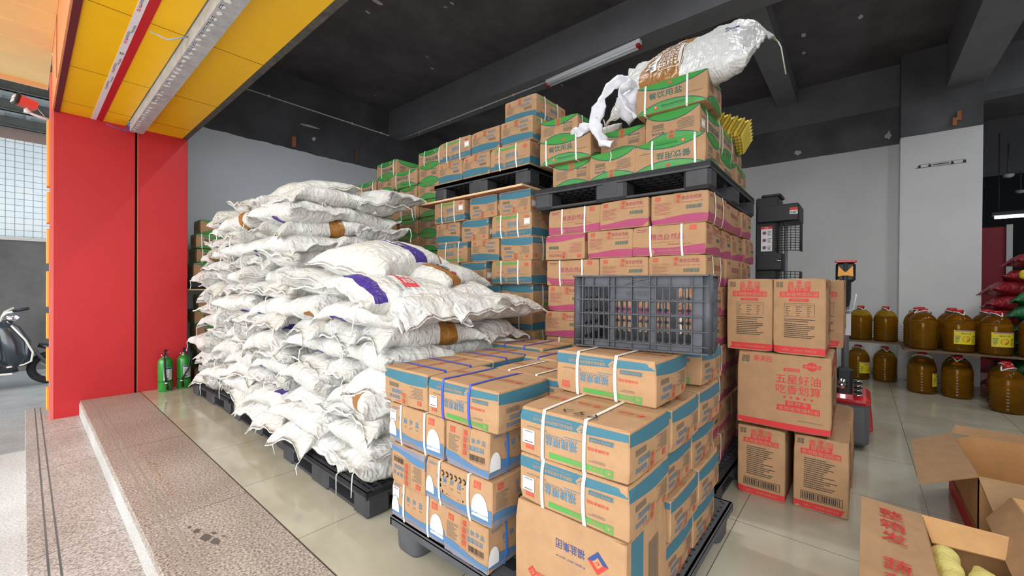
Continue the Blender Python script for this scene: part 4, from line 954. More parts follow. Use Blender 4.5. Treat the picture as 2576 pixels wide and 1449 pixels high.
def sack_mesh(fn, bands=(), NU=44, NA=40, base=None, prints=None):
    base = base or SACKW; k = MB(); k.mi(base)
    us = [-1+2*i/NU for i in range(NU+1)]
    vs = [fn(u, 2*math.pi*(j+.5)/NA) for u in us for j in range(NA)]
    b0 = 0; k.v = [tuple(v) for v in vs]
    for i in range(NU):
        uc = (us[i]+us[i+1])/2
        for j in range(NA):
            m = base; an = 2*math.pi*(j+1)/NA
            for (u0, u1, a0, a1, mt) in bands:
                if u0 <= uc <= u1 and a0 <= an <= a1: m = mt
            k.f.append([i*NA+j, i*NA+(j+1) % NA, (i+1)*NA+(j+1) % NA, (i+1)*NA+j]); k.m.append(k.mi(m)); k.sm.append(True)
    # sewn ends: flat closing strips
    for i in (0, NU):
        for j in range(NA//2):
            a, b_ = i*NA+j, i*NA+(j+1) % NA; c, d = i*NA+(NA-2-j) % NA, i*NA+(NA-1-j) % NA
            if len({a, b_, c, d}) == 4: k.f.append([a, b_, c, d]); k.m.append(0); k.sm.append(True)
    if prints: prints(k)
    return k.mesh('salt_sack')
def top_T(fn, L, Wb, du=0, dy=0, rot=0, sx=1, sy=1):
    """maps a flat print (x along the sack, y across) on to the upper surface"""
    def T(x, y, d):
        c, s = math.cos(rot), math.sin(rot); X, Y = du+c*x-s*y, dy+s*x+c*y
        u = max(-.97, min(.97, X/(L/2))); q = max(-.98, min(.98, Y/Wb)); a = math.acos(math.copysign(abs(q)**(1/.75), q))
        p = fn(u, a); return p+Vector((0, 0, .0025+d))
    return T
PI = math.pi
VAR = []
LS, WS, TS = .69, .188, .165
LH, WH = .78, .218
rs = random.Random(11)
for i in range(9):
    dr = [rs.uniform(-.09, .06) for _ in range(4)]
    fn = sack_fn(LS, WS, TS, i+1, dr, 1.15)
    bands = [(), ((.34, .58, 2.2, 5.0, SACKB),), ((-.66, -.42, 3.6, 5.9, SACKP),), (), ((.10, .40, 1.6, 4.6, SACKB),), ((.05, .42, .3, 2.4, SACKP),), ((-.15, .12, 3.5, 5.4, SACKP),), (), ((.15, .40, 3.5, 5.7, SACKB),)][i]
    me = sack_mesh(fn, bands)
    q = MB(); st = fn(1, .0) if i % 2 else fn(-1, PI); s0 = math.copysign(1, st.x); ln = rs.uniform(.06, .15)
    q.tube([st, st+Vector((s0*.012, .004, -.01)), st+Vector((s0*.016, .008, -ln*.5)), st+Vector((s0*.012, -.004, -ln))], .0028, STRING, n=5); sm = q.mesh('tie_string')
    VAR.append((me, sm))
SACKS = []
def sack(x, y, z, rz, var, label, group, rx=0, ry=0, sc=1.0, string=True, flipx=False):
    me, sm = VAR[var % len(VAR)]
    o = link('salt_sack', me, None, (x, y, z), (rx, ry, rz)); o.scale = (sc, sc*random.uniform(.97, 1.06), 1.0)
    tag(o, label, 'sack', group)
    if string: link('tie_string', sm, o)
    SACKS.append(o); return o
GS = 'white woven sacks heaped on three black pallets'
LAYS = [('far', 5.16, 14, 1.20), ('middle', 3.86, 15, 1.22), ('near', 2.50, 8, 1.17)]
SP = .1225
for pn, yc, nl, ylen in LAYS:
    q = random.Random(hash(pn) % 97 if False else len(pn)*7)
    for l in range(nl):
        z = .155+.070+l*SP
        xin = 0.0 if pn != 'near' else 0.0
        lean = .05*math.sin(l*.9+len(pn))+(.02*l/nl)+(.12 if pn == 'far' else 0)
        A = (l % 2 == 0)
        spots = []
        if A:   # three ends face the opening, two lie along behind them
            for j in range(3): spots.append((1.575, yc+ylen*(1/3.0)*(j-1)*1.02, 0, 'front', 'end-on ' + ('nearest', 'middle', 'farthest')[j]))
            for j in range(2): spots.append((2.07, yc+ylen*.25*(-1 if j == 0 else 1)*1.06, R(90), 'back', 'rear ' + ('near', 'far')[j]))
        else:   # two lie along the edge, three ends behind
            for j in range(2): spots.append((1.42, yc+ylen*.26*(-1 if j == 0 else 1)*1.08, R(90), 'front', 'lengthwise ' + ('nearer', 'farther')[j]))
            for j in range(3): spots.append((1.90, yc+ylen*(1/3.0)*(j-1)*1.02, 0, 'back', 'rear ' + ('near', 'middle', 'far')[j]))
        for (x, y, rz, side, wd) in spots:
            if pn == 'far' and side == 'back' and l < nl-2: continue
            if pn == 'middle' and l == nl-1 and x > 1.9 and y > yc: continue
            if pn == 'far' and l == nl-1 and side == 'front' and y > yc+.2: continue
            flp = PI if q.random() < .5 else 0
            lab = 'white sack in the %s layer of the %s sack pallet, %s' % (ORD[l+1], pn, wd)
            sack(x+q.uniform(-.05, .03)+(0 if side == 'back' else lean*.5)-(.05 if l == 0 and side == 'front' else 0), y+q.uniform(-.03, .03), z+q.uniform(-.008, .008), rz+flp+R(q.uniform(-13, 13)), q.randrange(9), lab, GS, R(q.uniform(-7, 7)), R(q.uniform(-5, 5)), q.uniform(.97, 1.05))
# upper sacks of the middle pallet that slump sideways
zt = .155+.07+15*SP
sack(1.62, 3.75, zt-.01, R(94), 1, 'large topmost white sack with a purple and brown print, crown of the heap', GS, R(-10), R(3), 1.12)
sack(2.15, 3.45, zt-.03, R(-75), 0, 'plain white sack beside the topmost one, pointing to the green cartons', GS, R(6), 0)
sack(1.45, 5.1, .155+.07+14*SP-.02, R(80), 2, 'creamy white sack crowning the far pallet', GS, R(-4), R(2)) 
sack(1.75, 4.55, .155+.07+14*SP, R(10), 3, 'white sack slumped between the far and middle pallets near the top', GS, R(-4), R(2))
# hero sacks on the near pallet
def hero(name_label, x, y, z, rz, rx, ry, seed, bands, prints, sc=1.0, L=LH, Wb=WH, T=TS, droop=(-.03, -.02, -.03, .02), group=GS, ruf=.9):
    fn = sack_fn(L, Wb, T, seed, droop, ruf)
    me = sack_mesh(fn, bands, 52, 44, prints=(lambda k: prints(k, fn)) if prints else None)
    o = link('salt_sack', me, None, (x, y, z), (rx, ry, rz)); tag(o, name_label, 'sack', group); o.scale = (sc, sc, sc)
    q = MB(); st = fn(1, .0); q.tube([st, st+Vector((.012, .004, -.02)), st+Vector((.016, .004, -.08)), st+Vector((.010, -.004, -.15))], .0028, STRING, n=5); q.build('tie_string', o)
    SACKS.append(o); return o
zn = .155+.07+8*SP
def pr_logo(k, fn):
    f = Face2D(k, top_T(fn, LH, WH, .06, .02, R(90))); f.d = .0016
    f.quad(-.095, -.045, .095, .045, SACKR, 1); f.text('闽盐', 0, 0, .058, SACKW, 2, w=.13, bold=.05); f.text('ISO9001:2008 ISO22000 认证企业', 0, -.085, .018, NAVY, 2, w=.30, bold=.02)
    f.disc(.115, -.04, .010, NAVY, 2, r2=.008)
def pr_brown(k, fn):
    f = Face2D(k, top_T(fn, LH, WH, .27, .0, R(90))); f.d = .0016; f.lines(-.13, -.05, .14, .05, 7, SACKW, 2, dash=.012, fill=.35)
    f = Face2D(k, top_T(fn, LH, WH, -.12, .0, R(90))); f.d = .0016; f.text('精制盐', 0, 0, .05, NAVY, 2, w=.20, bold=.04); f.diamond(-.14, 0, .03, SACKR, NAVY, 2)
def pr_purple(k, fn):
    f = Face2D(k, top_T(fn, LH, WH, .26, .0, R(90))); f.d = .0016; f.quad(-.10, -.035, .06, .035, SACKR, 1); f.text('闽盐', -.02, 0, .05, SACKW, 2, w=.11, bold=.05); f.text('食用盐 NaCl', .0, -.08, .022, NAVY, 2, w=.18, bold=.03)
    f = Face2D(k, top_T(fn, LH, WH, .02, .0, R(90))); f.lines(-.09, -.03, .09, .04, 3, SACKW, 2, dash=.02)
hero('white sack with upside-down red emblem and blue lettering, near pallet top', 1.50, 2.08, zn-.01, R(174), R(-17), R(-2), 31, ((.62, .80, .2, 2.9, SACKP),), pr_logo, 1.05)
hero('white sack with red and navy lettering and a brown band, right of the emblem sack', 1.88, 2.24, zn+.0, R(168), R(-15), R(2), 32, ((.30, .62, 0, 2*PI, SACKB),), pr_brown, 1.05)
hero('fat creamy sack with purple panel and red lettering, highest of the near heap', 1.64, 2.50, zn+.20, R(16), R(12), R(-6), 33, ((-.02, .26, .2, 2.9, SACKP), (.62, .66, 0, 6.3, SACKB)), pr_purple, 1.08, T=.25)
hero('white sack with brown band under the fat creamy sack', 1.58, 2.66, zn+.03, R(12), R(2), R(2), 34, ((-.35, -.05, 0, 2*PI, SACKB),), None, 1.02)
hero('white sack with folded flap and navy letters at the right end of the near heap', 1.98, 2.34, zn+.12, R(20), R(16), R(-3), 35, ((-.6, -.3, 0, 2*PI, SACKB),), pr_brown, .95)
hero('crumpled white sack leaning against the middle pallet above a purple stripe', 1.44, 2.98, zn+.04, R(60), R(12), R(6), 36, ((.1, .4, .3, 2.8, SACKP),), None, 1.0)
for j in range(3):
    sack(1.42+.36*j, 2.04+.0*j, zn-.10, R(90), (5, 1, 7)[j], 'white sack with end flap over the near side of the near pallet, %s from left' % ORD[j+1], GS, R(0), R(3))

# ------------------------------------------------------------------ large half-empty sack and loose bags on the green cartons
def big_sack():
    L, Wb, T = .90, .29, .25
    base = sack_fn(L, Wb, T, 41, (-.06, .06, .10, -.14), 1.5)
    me = sack_mesh(base, ((-.45, .14, 0, 2*PI, SACKB),), 60, 52, prints=lambda k: bp_(k, base))
    o = link('salt_sack', me, None, (2.76, .885, zg+.178*3+.165), (R(46), R(-3), R(-92)))
    tag(o, 'big white sack with brown table-printed panel and barcode, draped on the topmost green carton', 'sack')
    for s_, ln in ((0, .12), (1, .22)):
        q = MB(); st = base(1 if s_ else -1, 0 if s_ else PI); v = Vector((0, 0, -1)); q.tube([st, st+Vector((.01, 0, .03 if not s_ else -.04)), st+Vector((.01, .0, .05 if not s_ else -ln))], .004, STRING, n=6); q.build('tie_string', o)
def bp_(k, fn):
    T = top_T(fn, .90, .29, 0, -.02, R(90)); f = Face2D(k, T); f.d = .0006
    f.quad(.13, -.155, .16, .045, WHT, 1) if False else None
    f = Face2D(k, top_T(fn, .90, .29, 0, -.03, 0)); f.d = .0006
    f.quad(-.165, -.17, -.095, .03, WHT, 1); 
    for i in range(22):
        y = -.155+i*.0075
        if i % 3 != 1: f.quad(-.155, y, -.115, y+.004, INK, 2)
    f.frame(-.08, -.18, .06, .02, .004, WHT, 1)
    for i in range(5): f.quad(-.06+i*.022, -.18, -.058+i*.022, .02, WHT, 1)
    for i in range(5): f.lines(-.078+i*.024, -.16, -.062+i*.024, .0, 7, WHT, 2, dash=.006, seed=i)
    f.quad(.035, -.17, .05, .03, WHT, 2)
    f.lines(-.18, .05, .04, .17, 6, WHT, 1, dash=.014)
    g = Face2D(k, top_T(fn, .90, .29, .30, 0, 0)); g.d = .0006; g.lines(-.03, -.03, .05, .03, 3, NAVY, 1, dash=.012)
big_sack()
PLW = mat('film_white', (214, 214, 220), .3, bump=.4, bscale=16, var=.04)
def hanging_bag():
    t = empty('plastic_bag', (2.47, 1.33, 2.40)); tag(t, 'crumpled white plastic bag hanging in a loop in front of the green cartons', 'plastic bag')
    o = Vector(t.location)
    def ribbon(pts, w, th, nm, seed):
        k = MB(); n = 14; pts = [Vector(p) for p in pts]; sm = []
        for i in range(len(pts)-1):
            for j in range(5):
                a = j/5; p0 = pts[max(0, i-1)]; p1 = pts[i]; p2 = pts[i+1]; p3 = pts[min(len(pts)-1, i+2)]
                sm.append(.5*((2*p1)+(-p0+p2)*a+(2*p0-5*p1+4*p2-p3)*a*a+(-p0+3*p1-3*p2+p3)*a**3))
        sm.append(pts[-1]); N = len(sm); W_ = [w*(.55+.45*math.sin(math.pi*(.15+.7*i/N)))*(1+.25*noise.noise(Vector((i*.4, seed, 0)))) for i in range(N)]
        k.tube(sm, W_, PLW, n=14, sq=th); k.map(lambda p: p+noise.noise_vector(p*16+Vector((seed, 0, 0)))*.020+noise.noise_vector(p*28)*.014+noise.noise_vector(p*60)*.006-o); k.build(nm, t)
    # screen-like sketch: loop down on the left, cut end hanging over the carton
    ribbon([(2.58, 1.12, 2.55), (2.50, 1.19, 2.585), (2.46, 1.28, 2.53), (2.45, 1.34, 2.42), (2.44, 1.35, 2.30), (2.44, 1.29, 2.20), (2.44, 1.23, 2.17)], .042, .30, 'loop', 1)
    ribbon([(2.55, 1.12, 2.57), (2.48, 1.13, 2.53), (2.46, 1.18, 2.48), (2.46, 1.14, 2.40), (2.50, 1.10, 2.34)], .024, .35, 'loop', 2)
    ribbon([(2.46, 1.34, 2.34), (2.47, 1.43, 2.34), (2.50, 1.52, 2.33), (2.56, 1.60, 2.36)], .040, .5, 'crumpled_tail', 3)
    ribbon([(2.60, 1.14, 2.36), (2.58, 1.20, 2.45), (2.60, 1.12, 2.52), (2.64, 1.05, 2.56)], .075, .8, 'body', 4)
    k = MB(); p = Vector((2.435, 1.235, 2.12))-o; k.tube([p, p+Vector((0, -.004, -.03)), p+Vector((0, .004, -.065))], .003, STRING, n=5); k.build('tie_string', t)
hanging_bag()
BLUEP = mat('bag_blue_print', (40, 80, 190), .35)
fn_s = sack_fn(.34, .10, .10, 51, (-.01, 0, 0, -.02), .8)
o = link('salt_bag', sack_mesh(fn_s, ((-.75, -.05, .3, 2.9, BLUEP),), 30, 24), None, (2.66, 1.52, zg+.178*2+.155), (R(10), R(-12), R(-80))); o.location = (2.80, 1.50, zg+.178*2+.06)
tag(o, 'small white salt bag with blue print lying behind the taped green carton', 'salt bag')

# ------------------------------------------------------------------ black slotted crate on the nearest pile
def crate():
    A, B, Hc = .515, .36, .30; th = .004
    t = empty('plastic_crate', (1.605+.17, .72, .998), (0, 0, R(-78.5-0))); tag(t, 'black slotted plastic crate with moulded characters on the nearest carton pile', 'crate')
    def cell(k, T, x0, y0, x1, y1, hole=True, mw=.28):
        if not hole:
            k.face([T(x0, y0, 0), T(x1, y0, 0), T(x1, y1, 0), T(x0, y1, 0)], CRATEM); k.face([T(x0, y0, th), T(x0, y1, th), T(x1, y1, th), T(x1, y0, th)], CRATEM); return
        w, h = x1-x0, y1-y0; cx, cy = (x0+x1)/2, (y0+y1)/2; r = w*(.5-mw/2*.9); hh = h/2*.86-r; n = 16; inn = []; out = []
        for i in range(n):
            a = 2*math.pi*(i+.5)/n; inn.append((cx+r*math.cos(a), cy+r*math.sin(a)+math.copysign(max(hh, 0), math.sin(a))))
            c, s = math.cos(a), math.sin(a); m_ = max(abs(c), abs(s)); out.append((cx+w/2*c/m_, cy+h/2*s/m_))
        for i in range(n):
            j = (i+1) % n
            k.face([T(*inn[i], 0), T(*inn[j], 0), T(*out[j], 0), T(*out[i], 0)], CRATEM); k.face([T(*inn[i], th), T(*out[i], th), T(*out[j], th), T(*inn[j], th)], CRATEM)
            k.face([T(*inn[i], 0), T(*inn[i], th), T(*inn[j], th), T(*inn[j], 0)], CRATEM)
    def wall(T, w, plan, nm, plate_txt=None):
        k = MB(); rows = 4; z0, z1 = .028, Hc-.045; rh = (z1-z0)/rows; e = .014
        def rib(x0, y0, x1, y1, out=.013):
            P = [T(x0, y0, th), T(x1, y0, th), T(x1, y1, th), T(x0, y1, th), T(x0, y0, th+out), T(x1, y0, th+out), T(x1, y1, th+out), T(x0, y1, th+out)]
            k.raw(P, [[0, 1, 5, 4], [1, 2, 6, 5], [2, 3, 7, 6], [3, 0, 4, 7], [4, 5, 6, 7]], CRATEM)
        cell(k, T, -w/2, 0, w/2, z0, False); cell(k, T, -w/2, z1, w/2, Hc, False)
        x = -w/2
        for kind, ww, nc in plan:
            ww = ww*w
            if kind == 'p': cell(k, T, x, z0, x+ww, z1, False)
            else:
                cw = ww/nc
                for r in range(rows):
                    if kind == 'c' and r == 3: cell(k, T, x, z0+r*rh, x+ww, z1, False); continue
                    for c in range(nc):
                        cell(k, T, x+c*cw, z0+r*rh, x+(c+1)*cw, z0+(r+1)*rh, True)
                        if c: rib(x+c*cw-.0012, z0+r*rh, x+c*cw+.0012, z0+(r+1)*rh, .007)
                for c in (0, nc//2, nc): rib(x+c*cw-.0016, .006, x+c*cw+.0016, Hc-.01)
            x += ww
        for r in range(rows+1): rib(-w/2, z0+r*rh-.0016, w/2, z0+r*rh+.0016)
        rib(-w/2, 0, w/2, .006, .016); rib(-w/2, Hc-.006, w/2, Hc, .018)
        if plate_txt:
            f = Face2D(k, lambda x, y, d: T(x, y, th+.0008+d)); f.text(plate_txt, -.005, z0+3.5*rh, .021, BLACKP, 1, w=.085, bold=.03)
            for s in (-1, 1):
                n_ = 8
                for i in range(n_):
                    a0, a1 = -.055+.11*i/n_, -.055+.11*(i+1)/n_; y0 = Hc-.022+s*.014*(a0/.055); y1 = Hc-.022+s*.014*(a1/.055)
                    rib(a0, min(y0, y1)-.001, a1, max(y0, y1)+.001, .006)
        return k.build(nm, t)
    # local: x along the long side, -y = front
    wall(lambda x, y, d: Vector((x, -B/2-d, y)), A, [('p', .06, 0), ('h', .215, 5), ('p', .045, 0), ('c', .27, 6), ('p', .045, 0), ('h', .255, 5), ('p', .11, 0)], 'front_wall', '烩鲜跨篮')
    wall(lambda x, y, d: Vector((-x, B/2+d, y)), A, [('p', .06, 0), ('h', .24, 5), ('p', .045, 0), ('c', .31, 6), ('p', .045, 0), ('h', .24, 5), ('p', .06, 0)], 'back_wall')
    wall(lambda x, y, d: Vector((-A/2-d, -x, y)), B, [('p', .1, 0), ('h', .8, 9), ('p', .1, 0)], 'side_wall'); wall(lambda x, y, d: Vector((A/2+d, x, y)), B, [('p', .1, 0), ('h', .8, 9), ('p', .1, 0)], 'side_wall')
    k = MB()
    for i in range(22): x = -A/2+.012+i*(A-.024)/21; k.box(x-.005, -B/2, .0, x+.005, B/2, .005, CRATEM)
    for i in range(9): y = -B/2+.012+i*(B-.024)/8; k.box(-A/2, y-.006, .0, A/2, y+.006, .007, CRATEM)
    k.build('base_grid', t)
    for sx in (-1, 1):
        for sy in (-1, 1):
            k = MB(); k.tube([(sx*(A/2-.004), sy*(B/2-.004), 0), (sx*(A/2-.004), sy*(B/2-.004), Hc-.006)], .019, CRATEM, n=14); k.build('corner_post', t)
    return t
crate()

# ------------------------------------------------------------------ fire extinguishers
EXG = mat('extinguisher_green', (40, 138, 48), .25, coat=.6, var=.05); BLKR = mat('rubber_black', (28, 28, 32), .5)
def extinguisher(x, y, rot, label, hose_pts, lever_a):
    t = empty('fire_extinguisher', (x, y, 0), (0, 0, R(rot))); tag(t, label, 'fire extinguisher', 'green fire extinguishers by the red panel')
    k = MB(); k.lathe([(.060, 0), (.066, .004), (.066, .02), (.069, .024), (.069, .33), (.066, .352), (.056, .372), (.036, .388), (.030, .392)], EXG, 36); k.build('cylinder', t)
    k = MB(); k.lathe([(.030, .390), (.030, .398), (.022, .402), (.020, .425), (.012, .43)], CHR, 20); k.build('valve', t)
    k = MB(); k.box(-.011, -.02, .425, .011, .055, .437, BLKR, .003); k.box(-.012, -.01, .437, .012, .05, .475, BLKR, .004, Matrix.Rotation(R(-24), 4, 'X')@Matrix.Translation((0, -.17, .035)) if False else None); k.box(-.010, -.075, .462, .010, .02, .474, BLKR, .003, Matrix.Translation((0, 0, 0))); k.build('handle', t)
    k = MB(); q = [Vector((.025+.012*math.cos(a), -.03+.0*a, .452+.012*math.sin(a))) for a in [i*math.pi/6 for i in range(13)]]; k.tube(q, .002, mat('pin_red', (220, 90, 90), .4), n=6); k.build('safety_pin', t)
    k = MB(); k.lathe([(.0, 0), (.014, 0), (.014, .008), (.0, .009)], CHR, 16, M=Matrix.Translation((-.028, 0, .415))@Matrix.Rotation(R(-90), 4, 'Y')); k.build('gauge', t)
    k = MB(); k.tube(hose_pts, [.009]*(len(hose_pts)-1)+[.011], BLKR, n=10); k.build('hose', t)
    k = MB(); a, b = Vector(hose_pts[-1]), Vector(hose_pts[-1])+Vector((.012, -.004, -.075)); k.tube([a, b], [.010, .014], BLKR, n=12); k.tube([a+Vector((0, 0, .008)), a-Vector((0, 0, .006))], .0125, WHT, n=12); k.build('nozzle', t)
    k = MB(); T = lambda x_, y_, d: Vector(((.0695+d)*math.sin(x_/.0695), -(.0695+d)*math.cos(x_/.0695), y_)); f = Face2D(k, T)
    f.band(-.005, .075, lambda x: .13, lambda x: .275, WHT, 1, nx=10, ny=2); f.band(-.003, .073, lambda x: .255, lambda x: .273, NAVY, 2, nx=10, ny=1); f.lines(0, .16, .03, .245, 8, NAVY, 2, dash=.004); f.text('iS', .055, .235, .022, NAVY, 2); f.band(.005, .04, lambda x: .14, lambda x: .152, NAVY, 2, nx=6, ny=1); f.lines(.042, .15, .07, .215, 6, INKG, 2, dash=.003)
    k.build('label', t)
    k = MB(); q = [Vector((.071*math.cos(a), .071*math.sin(a), .115)) for a in [i*math.pi/12 for i in range(25)]]; k.tube(q, .003, BLKR, n=6); k.build('tie', t)
extinguisher(1.068, 6.20, -18, 'left green fire extinguisher with its hose hanging straight', [(0, -.03, .425), (.0, -.065, .41), (.004, -.078, .34), (.008, -.080, .22), (.022, -.082, .10)], 0)
extinguisher(1.248, 6.235, -12, 'right green fire extinguisher with its hose bowed across', [(.02, -.01, .43), (.055, -.03, .42), (.062, -.055, .34), (.045, -.075, .24), (.0, -.084, .15), (-.02, -.084, .10)], 1)

# ------------------------------------------------------------------ pallet truck handle and black stacker
JRED = mat('truck_red', (190, 36, 40), .35, coat=.3); JBLK = mat('truck_black', (32, 32, 35), .5); JORG = mat('truck_orange', (235, 160, 40), .45); JGREY = mat('truck_grey', (92, 94, 98), .5)
def pallet_truck():
    t = empty('pallet_truck', (4.25, .04, 0)); tag(t, 'red electric pallet truck with black tiller standing behind the oil cartons', 'pallet truck')
    k = MB(); k.box(-.10, -.10, .03, .35, .16, .36, JGREY, .03); k.build('chassis', t)
    k = MB(); k.box(-.11, -.11, .34, .33, .17, .42, JRED, .03); k.build('cover', t)
    k = MB(); k.tube([(0, .05, .40), (0, .05, 1.14)], .034, JGREY, n=14, sq=.7); k.build('tiller_arm', t)
    k = MB(); k.box(-.05, .0, .40, .05, .105, .62, JBLK, .02); k.build('tiller_base', t)
    k = MB(); k.tube([(0, .055, 1.10), (-.01, .055, 1.17), (-.01, .055, 1.30), (0, .05, 1.455)], [.035, .05, .052, .058], JBLK, n=16, sq=.75); k.box(-.055, -.01, 1.30, .04, .115, 1.46, JBLK, .02); k.build('handle_head', t)
    k = MB(); k.box(-.06, -.015, 1.455, .05, .12, 1.475, JRED, .006); k.build('emergency_cap', t)
    k = MB()
    for s in (-1, 1): k.face([Vector((-.0605, .052, 1.375)), Vector((-.0605, .052+s*.045, 1.43)), Vector((-.0605, .052+s*.048, 1.345)), Vector((-.0605, .052+s*.012, 1.352))][::s], JORG)
    k.box(-.062, .03, 1.352, -.058, .075, 1.382, JORG, .002); k.box(-.064, .088, 1.24, -.045, .108, 1.32, JORG, .004); k.build('thumb_lever', t)
    k = MB(); k.tube([(-.045, .12, 1.23), (-.07, .13, 1.14), (-.06, .07, 1.06), (-.06, -.0, 1.09), (-.045, -.015, 1.21)], .005, WHT, n=6); k.build('cable', t)
    k = MB(); k.box(-.052, .015, .88, -.046, .055, 1.05, WHT, .002); k.build('tag_label', t)
    k = MB()
    for i in range(7): k.lathe([(.024, 0), (.030, .006), (.024, .012)], CHR if i % 2 == 0 else JBLK, 16, c=(-.10, -.03, .425+i*.018))
    k.build('spring', t)
    k = MB(); k.lathe([(.0, 0), (.04, 0), (.04, .02), (.0, .022)], CHR, 20, M=Matrix.Translation((-.07, .07, .50))@Matrix.Rotation(R(-90), 4, 'Y')); k.build('bolt_disc', t)
    for y in (-.09, .10):
        k = MB(); k.box(.35, y-.04, .04, 1.4, y+.06, .09, JRED, .01); k.build('fork', t)
pallet_truck()
def stacker():
    X0 = 4.45; t = empty('stacker_truck', (X0, .58, -.05)); tag(t, 'black lifting truck mast with wire guard and warning sticker behind the stacks', 'stacker')
    k = MB(); k.box(0, .0, .05, .30, .18, 2.14, JBLK, .01); k.box(.02, -.02, 2.14, .26, .14, 2.17, JBLK, .01); k.build('mast_column', t)
    k = MB(); k.box(-.03, -.16, 1.90, .34, .17, 2.06, JBLK, .012); k.build('top_housing', t)
    k = MB(); k.box(-.03, -.04, 1.46, .30, .17, 1.62, JBLK, .01); k.box(0, -.14, .05, .3, .18, 1.30, JBLK, .02); k.build('mid_housing', t)
    k = MB()
    for y in (-.06, -.02): k.tube([(0.02, y, .3), (0.02, y, 1.92)], .014, JGREY, n=8)
    k.build('chain', t)
    def guard(z0, z1, nm):
        k = MB()
        n = int((z1-z0)/.022)
        for i in range(n+1): z = z0+(z1-z0)*i/n; k.tube([(-.02, .02, z), (-.03, -.10, z), (.05, -.16, z), (.24, -.16, z)], .003, BLKR, n=5)
        for p in ((-.022, 0.0), (-.027, -.05), (-.03, -.10), (.01, -.13), (.05, -.16), (.11, -.16), (.17, -.16), (.24, -.16)): k.tube([(p[0], p[1], z0), (p[0], p[1], z1)], .003, BLKR, n=5)
        k.build(nm, t)
    guard(1.64, 1.89, 'wire_guard'); guard(1.32, 1.45, 'wire_guard')
    k = MB(); f = Face2D(k, lambda x, y, d: Vector((-.002-d, -x+.09, y)))
    f.poly([(-.045, 1.64), (.045, 1.64), (.045, 1.87), (-.045, 1.87)], WHT, 1); f.quad(-.045, 1.845, .045, 1.87, RED, 2); f.text('警告', 0, 1.857, .014, WHT, 3)
    for i in range(3): f.disc(-.018, 1.81-.068*i, .017, RED, 2, r2=.013); f.quad(-.028, 1.80-.068*i, -.008, 1.82-.068*i, NAVY, 3); f.lines(.008, 1.785-.068*i, .04, 1.83-.068*i, 4, INK, 2, dash=.004)
    k.build('warning_sticker', t)
    k = MB(); f = Face2D(k, lambda x, y, d: Vector((-.0315-d, -x-.12, y))); f.quad(-.03, 1.96, .03, 2.02, WHT, 1); f.quad(-.03, 1.995, .03, 2.02, RED, 2); f.lines(-.026, 1.965, .026, 1.99, 2, INK, 2, dash=.006); k.build('small_sticker', t)
    k = MB(); k.tube([(-.034, .02, 1.55), (-.034, -.03, 1.548)], .007, CHR, n=10); k.build('latch', t)
stacker()

# ------------------------------------------------------------------ oil jugs on the floor and on the low shelf
OIL = mat('oil_amber', (238, 186, 60), .08, trans=.95, ior=1.25, spec=.6); CLR = mat('jug_clear', (215, 200, 160), .08, trans=.9, ior=1.2); JLAB = mat('jug_label_yellow', (232, 214, 40), .5, var=.1, vscale=12); CAPR = mat('jug_cap_red', (190, 30, 36), .4)
OILD = mat('oil_deep', (128, 98, 30), .2, spec=.6, var=.2, vscale=10)
def jug_proto():
    r, h = .135, .47; t = empty('oil_jug'); k = MB(); prof = [(.0, .0), (r*.82, 0), (r*.95, .012), (r, .03)]
    z = .04
    for i in range(7): prof += [(r, z), (r*.955, z+.012), (r*.955, z+.018), (r, z+.030)]; z += .034
    prof += [(r, .285), (r*.985, .315), (r*.94, .345), (r*.86, .375), (r*.74, .402), (r*.60, .422), (r*.46, .438)]
    k.lathe(prof, OIL, 32); k.build('bottle', t)
    k = MB(); k.lathe([(0, .01), (r*.90, .012), (r*.91, .30), (r*.84, .345), (0, .347)], OILD, 24); k.build('oil', t)
    k = MB(); k.lathe([(r*.46, .438), (r*.34, .450), (r*.28, .458), (r*.26, .470)], CLR, 24); k.build('neck', t)
    k = MB(); k.lathe([(.040, .462), (.043, .465), (.043, .492), (.036, .496), (0, .497)], CAPR, 20); k.build('cap', t)
    k = MB(); k.tube([(-.09, .0, .435), (-.06, -.02, .462), (.0, -.048, .476), (.06, -.02, .462), (.09, .0, .435)], .007, STRW, n=8); k.tube([(-.09, .0, .435), (-.06, .03, .462), (.0, .048, .472), (.06, .03, .462), (.09, .0, .435)], .006, STRW, n=8); k.build('handle', t)
    k = MB(); T = lambda x, y, d: Vector((-(r+.002+d)*math.cos(x/r), -(r+.002+d)*math.sin(x/r), y)); f = Face2D(k, T)
    f.band(-.10, .10, lambda x: .10, lambda x: .245+.02*(x/.1)**2, JLAB, 1, nx=14, ny=3); f.band(-.085, .085, lambda x: .245, lambda x: .262, mat('label_mauve', (190, 140, 150), .5), 1.5, nx=12, ny=1); f.disc(0, .16, .035, mat('label_bowl', (190, 110, 30), .5), 2, 14); f.disc(0, .168, .022, mat('label_bean', (240, 200, 70), .5), 3, 12)
    f.text('菜籽油', .0, .222, .018, DGRN, 2, w=.09, bold=.03); f.lines(-.09, .115, -.045, .20, 6, DGRN, 2, dash=.005); f.lines(.05, .115, .09, .20, 6, DGRN, 2, dash=.005)
    k.build('label', t); return t
jp = jug_proto()
JG = 'large amber oil jugs by the pillar'; first = True
SH = .535
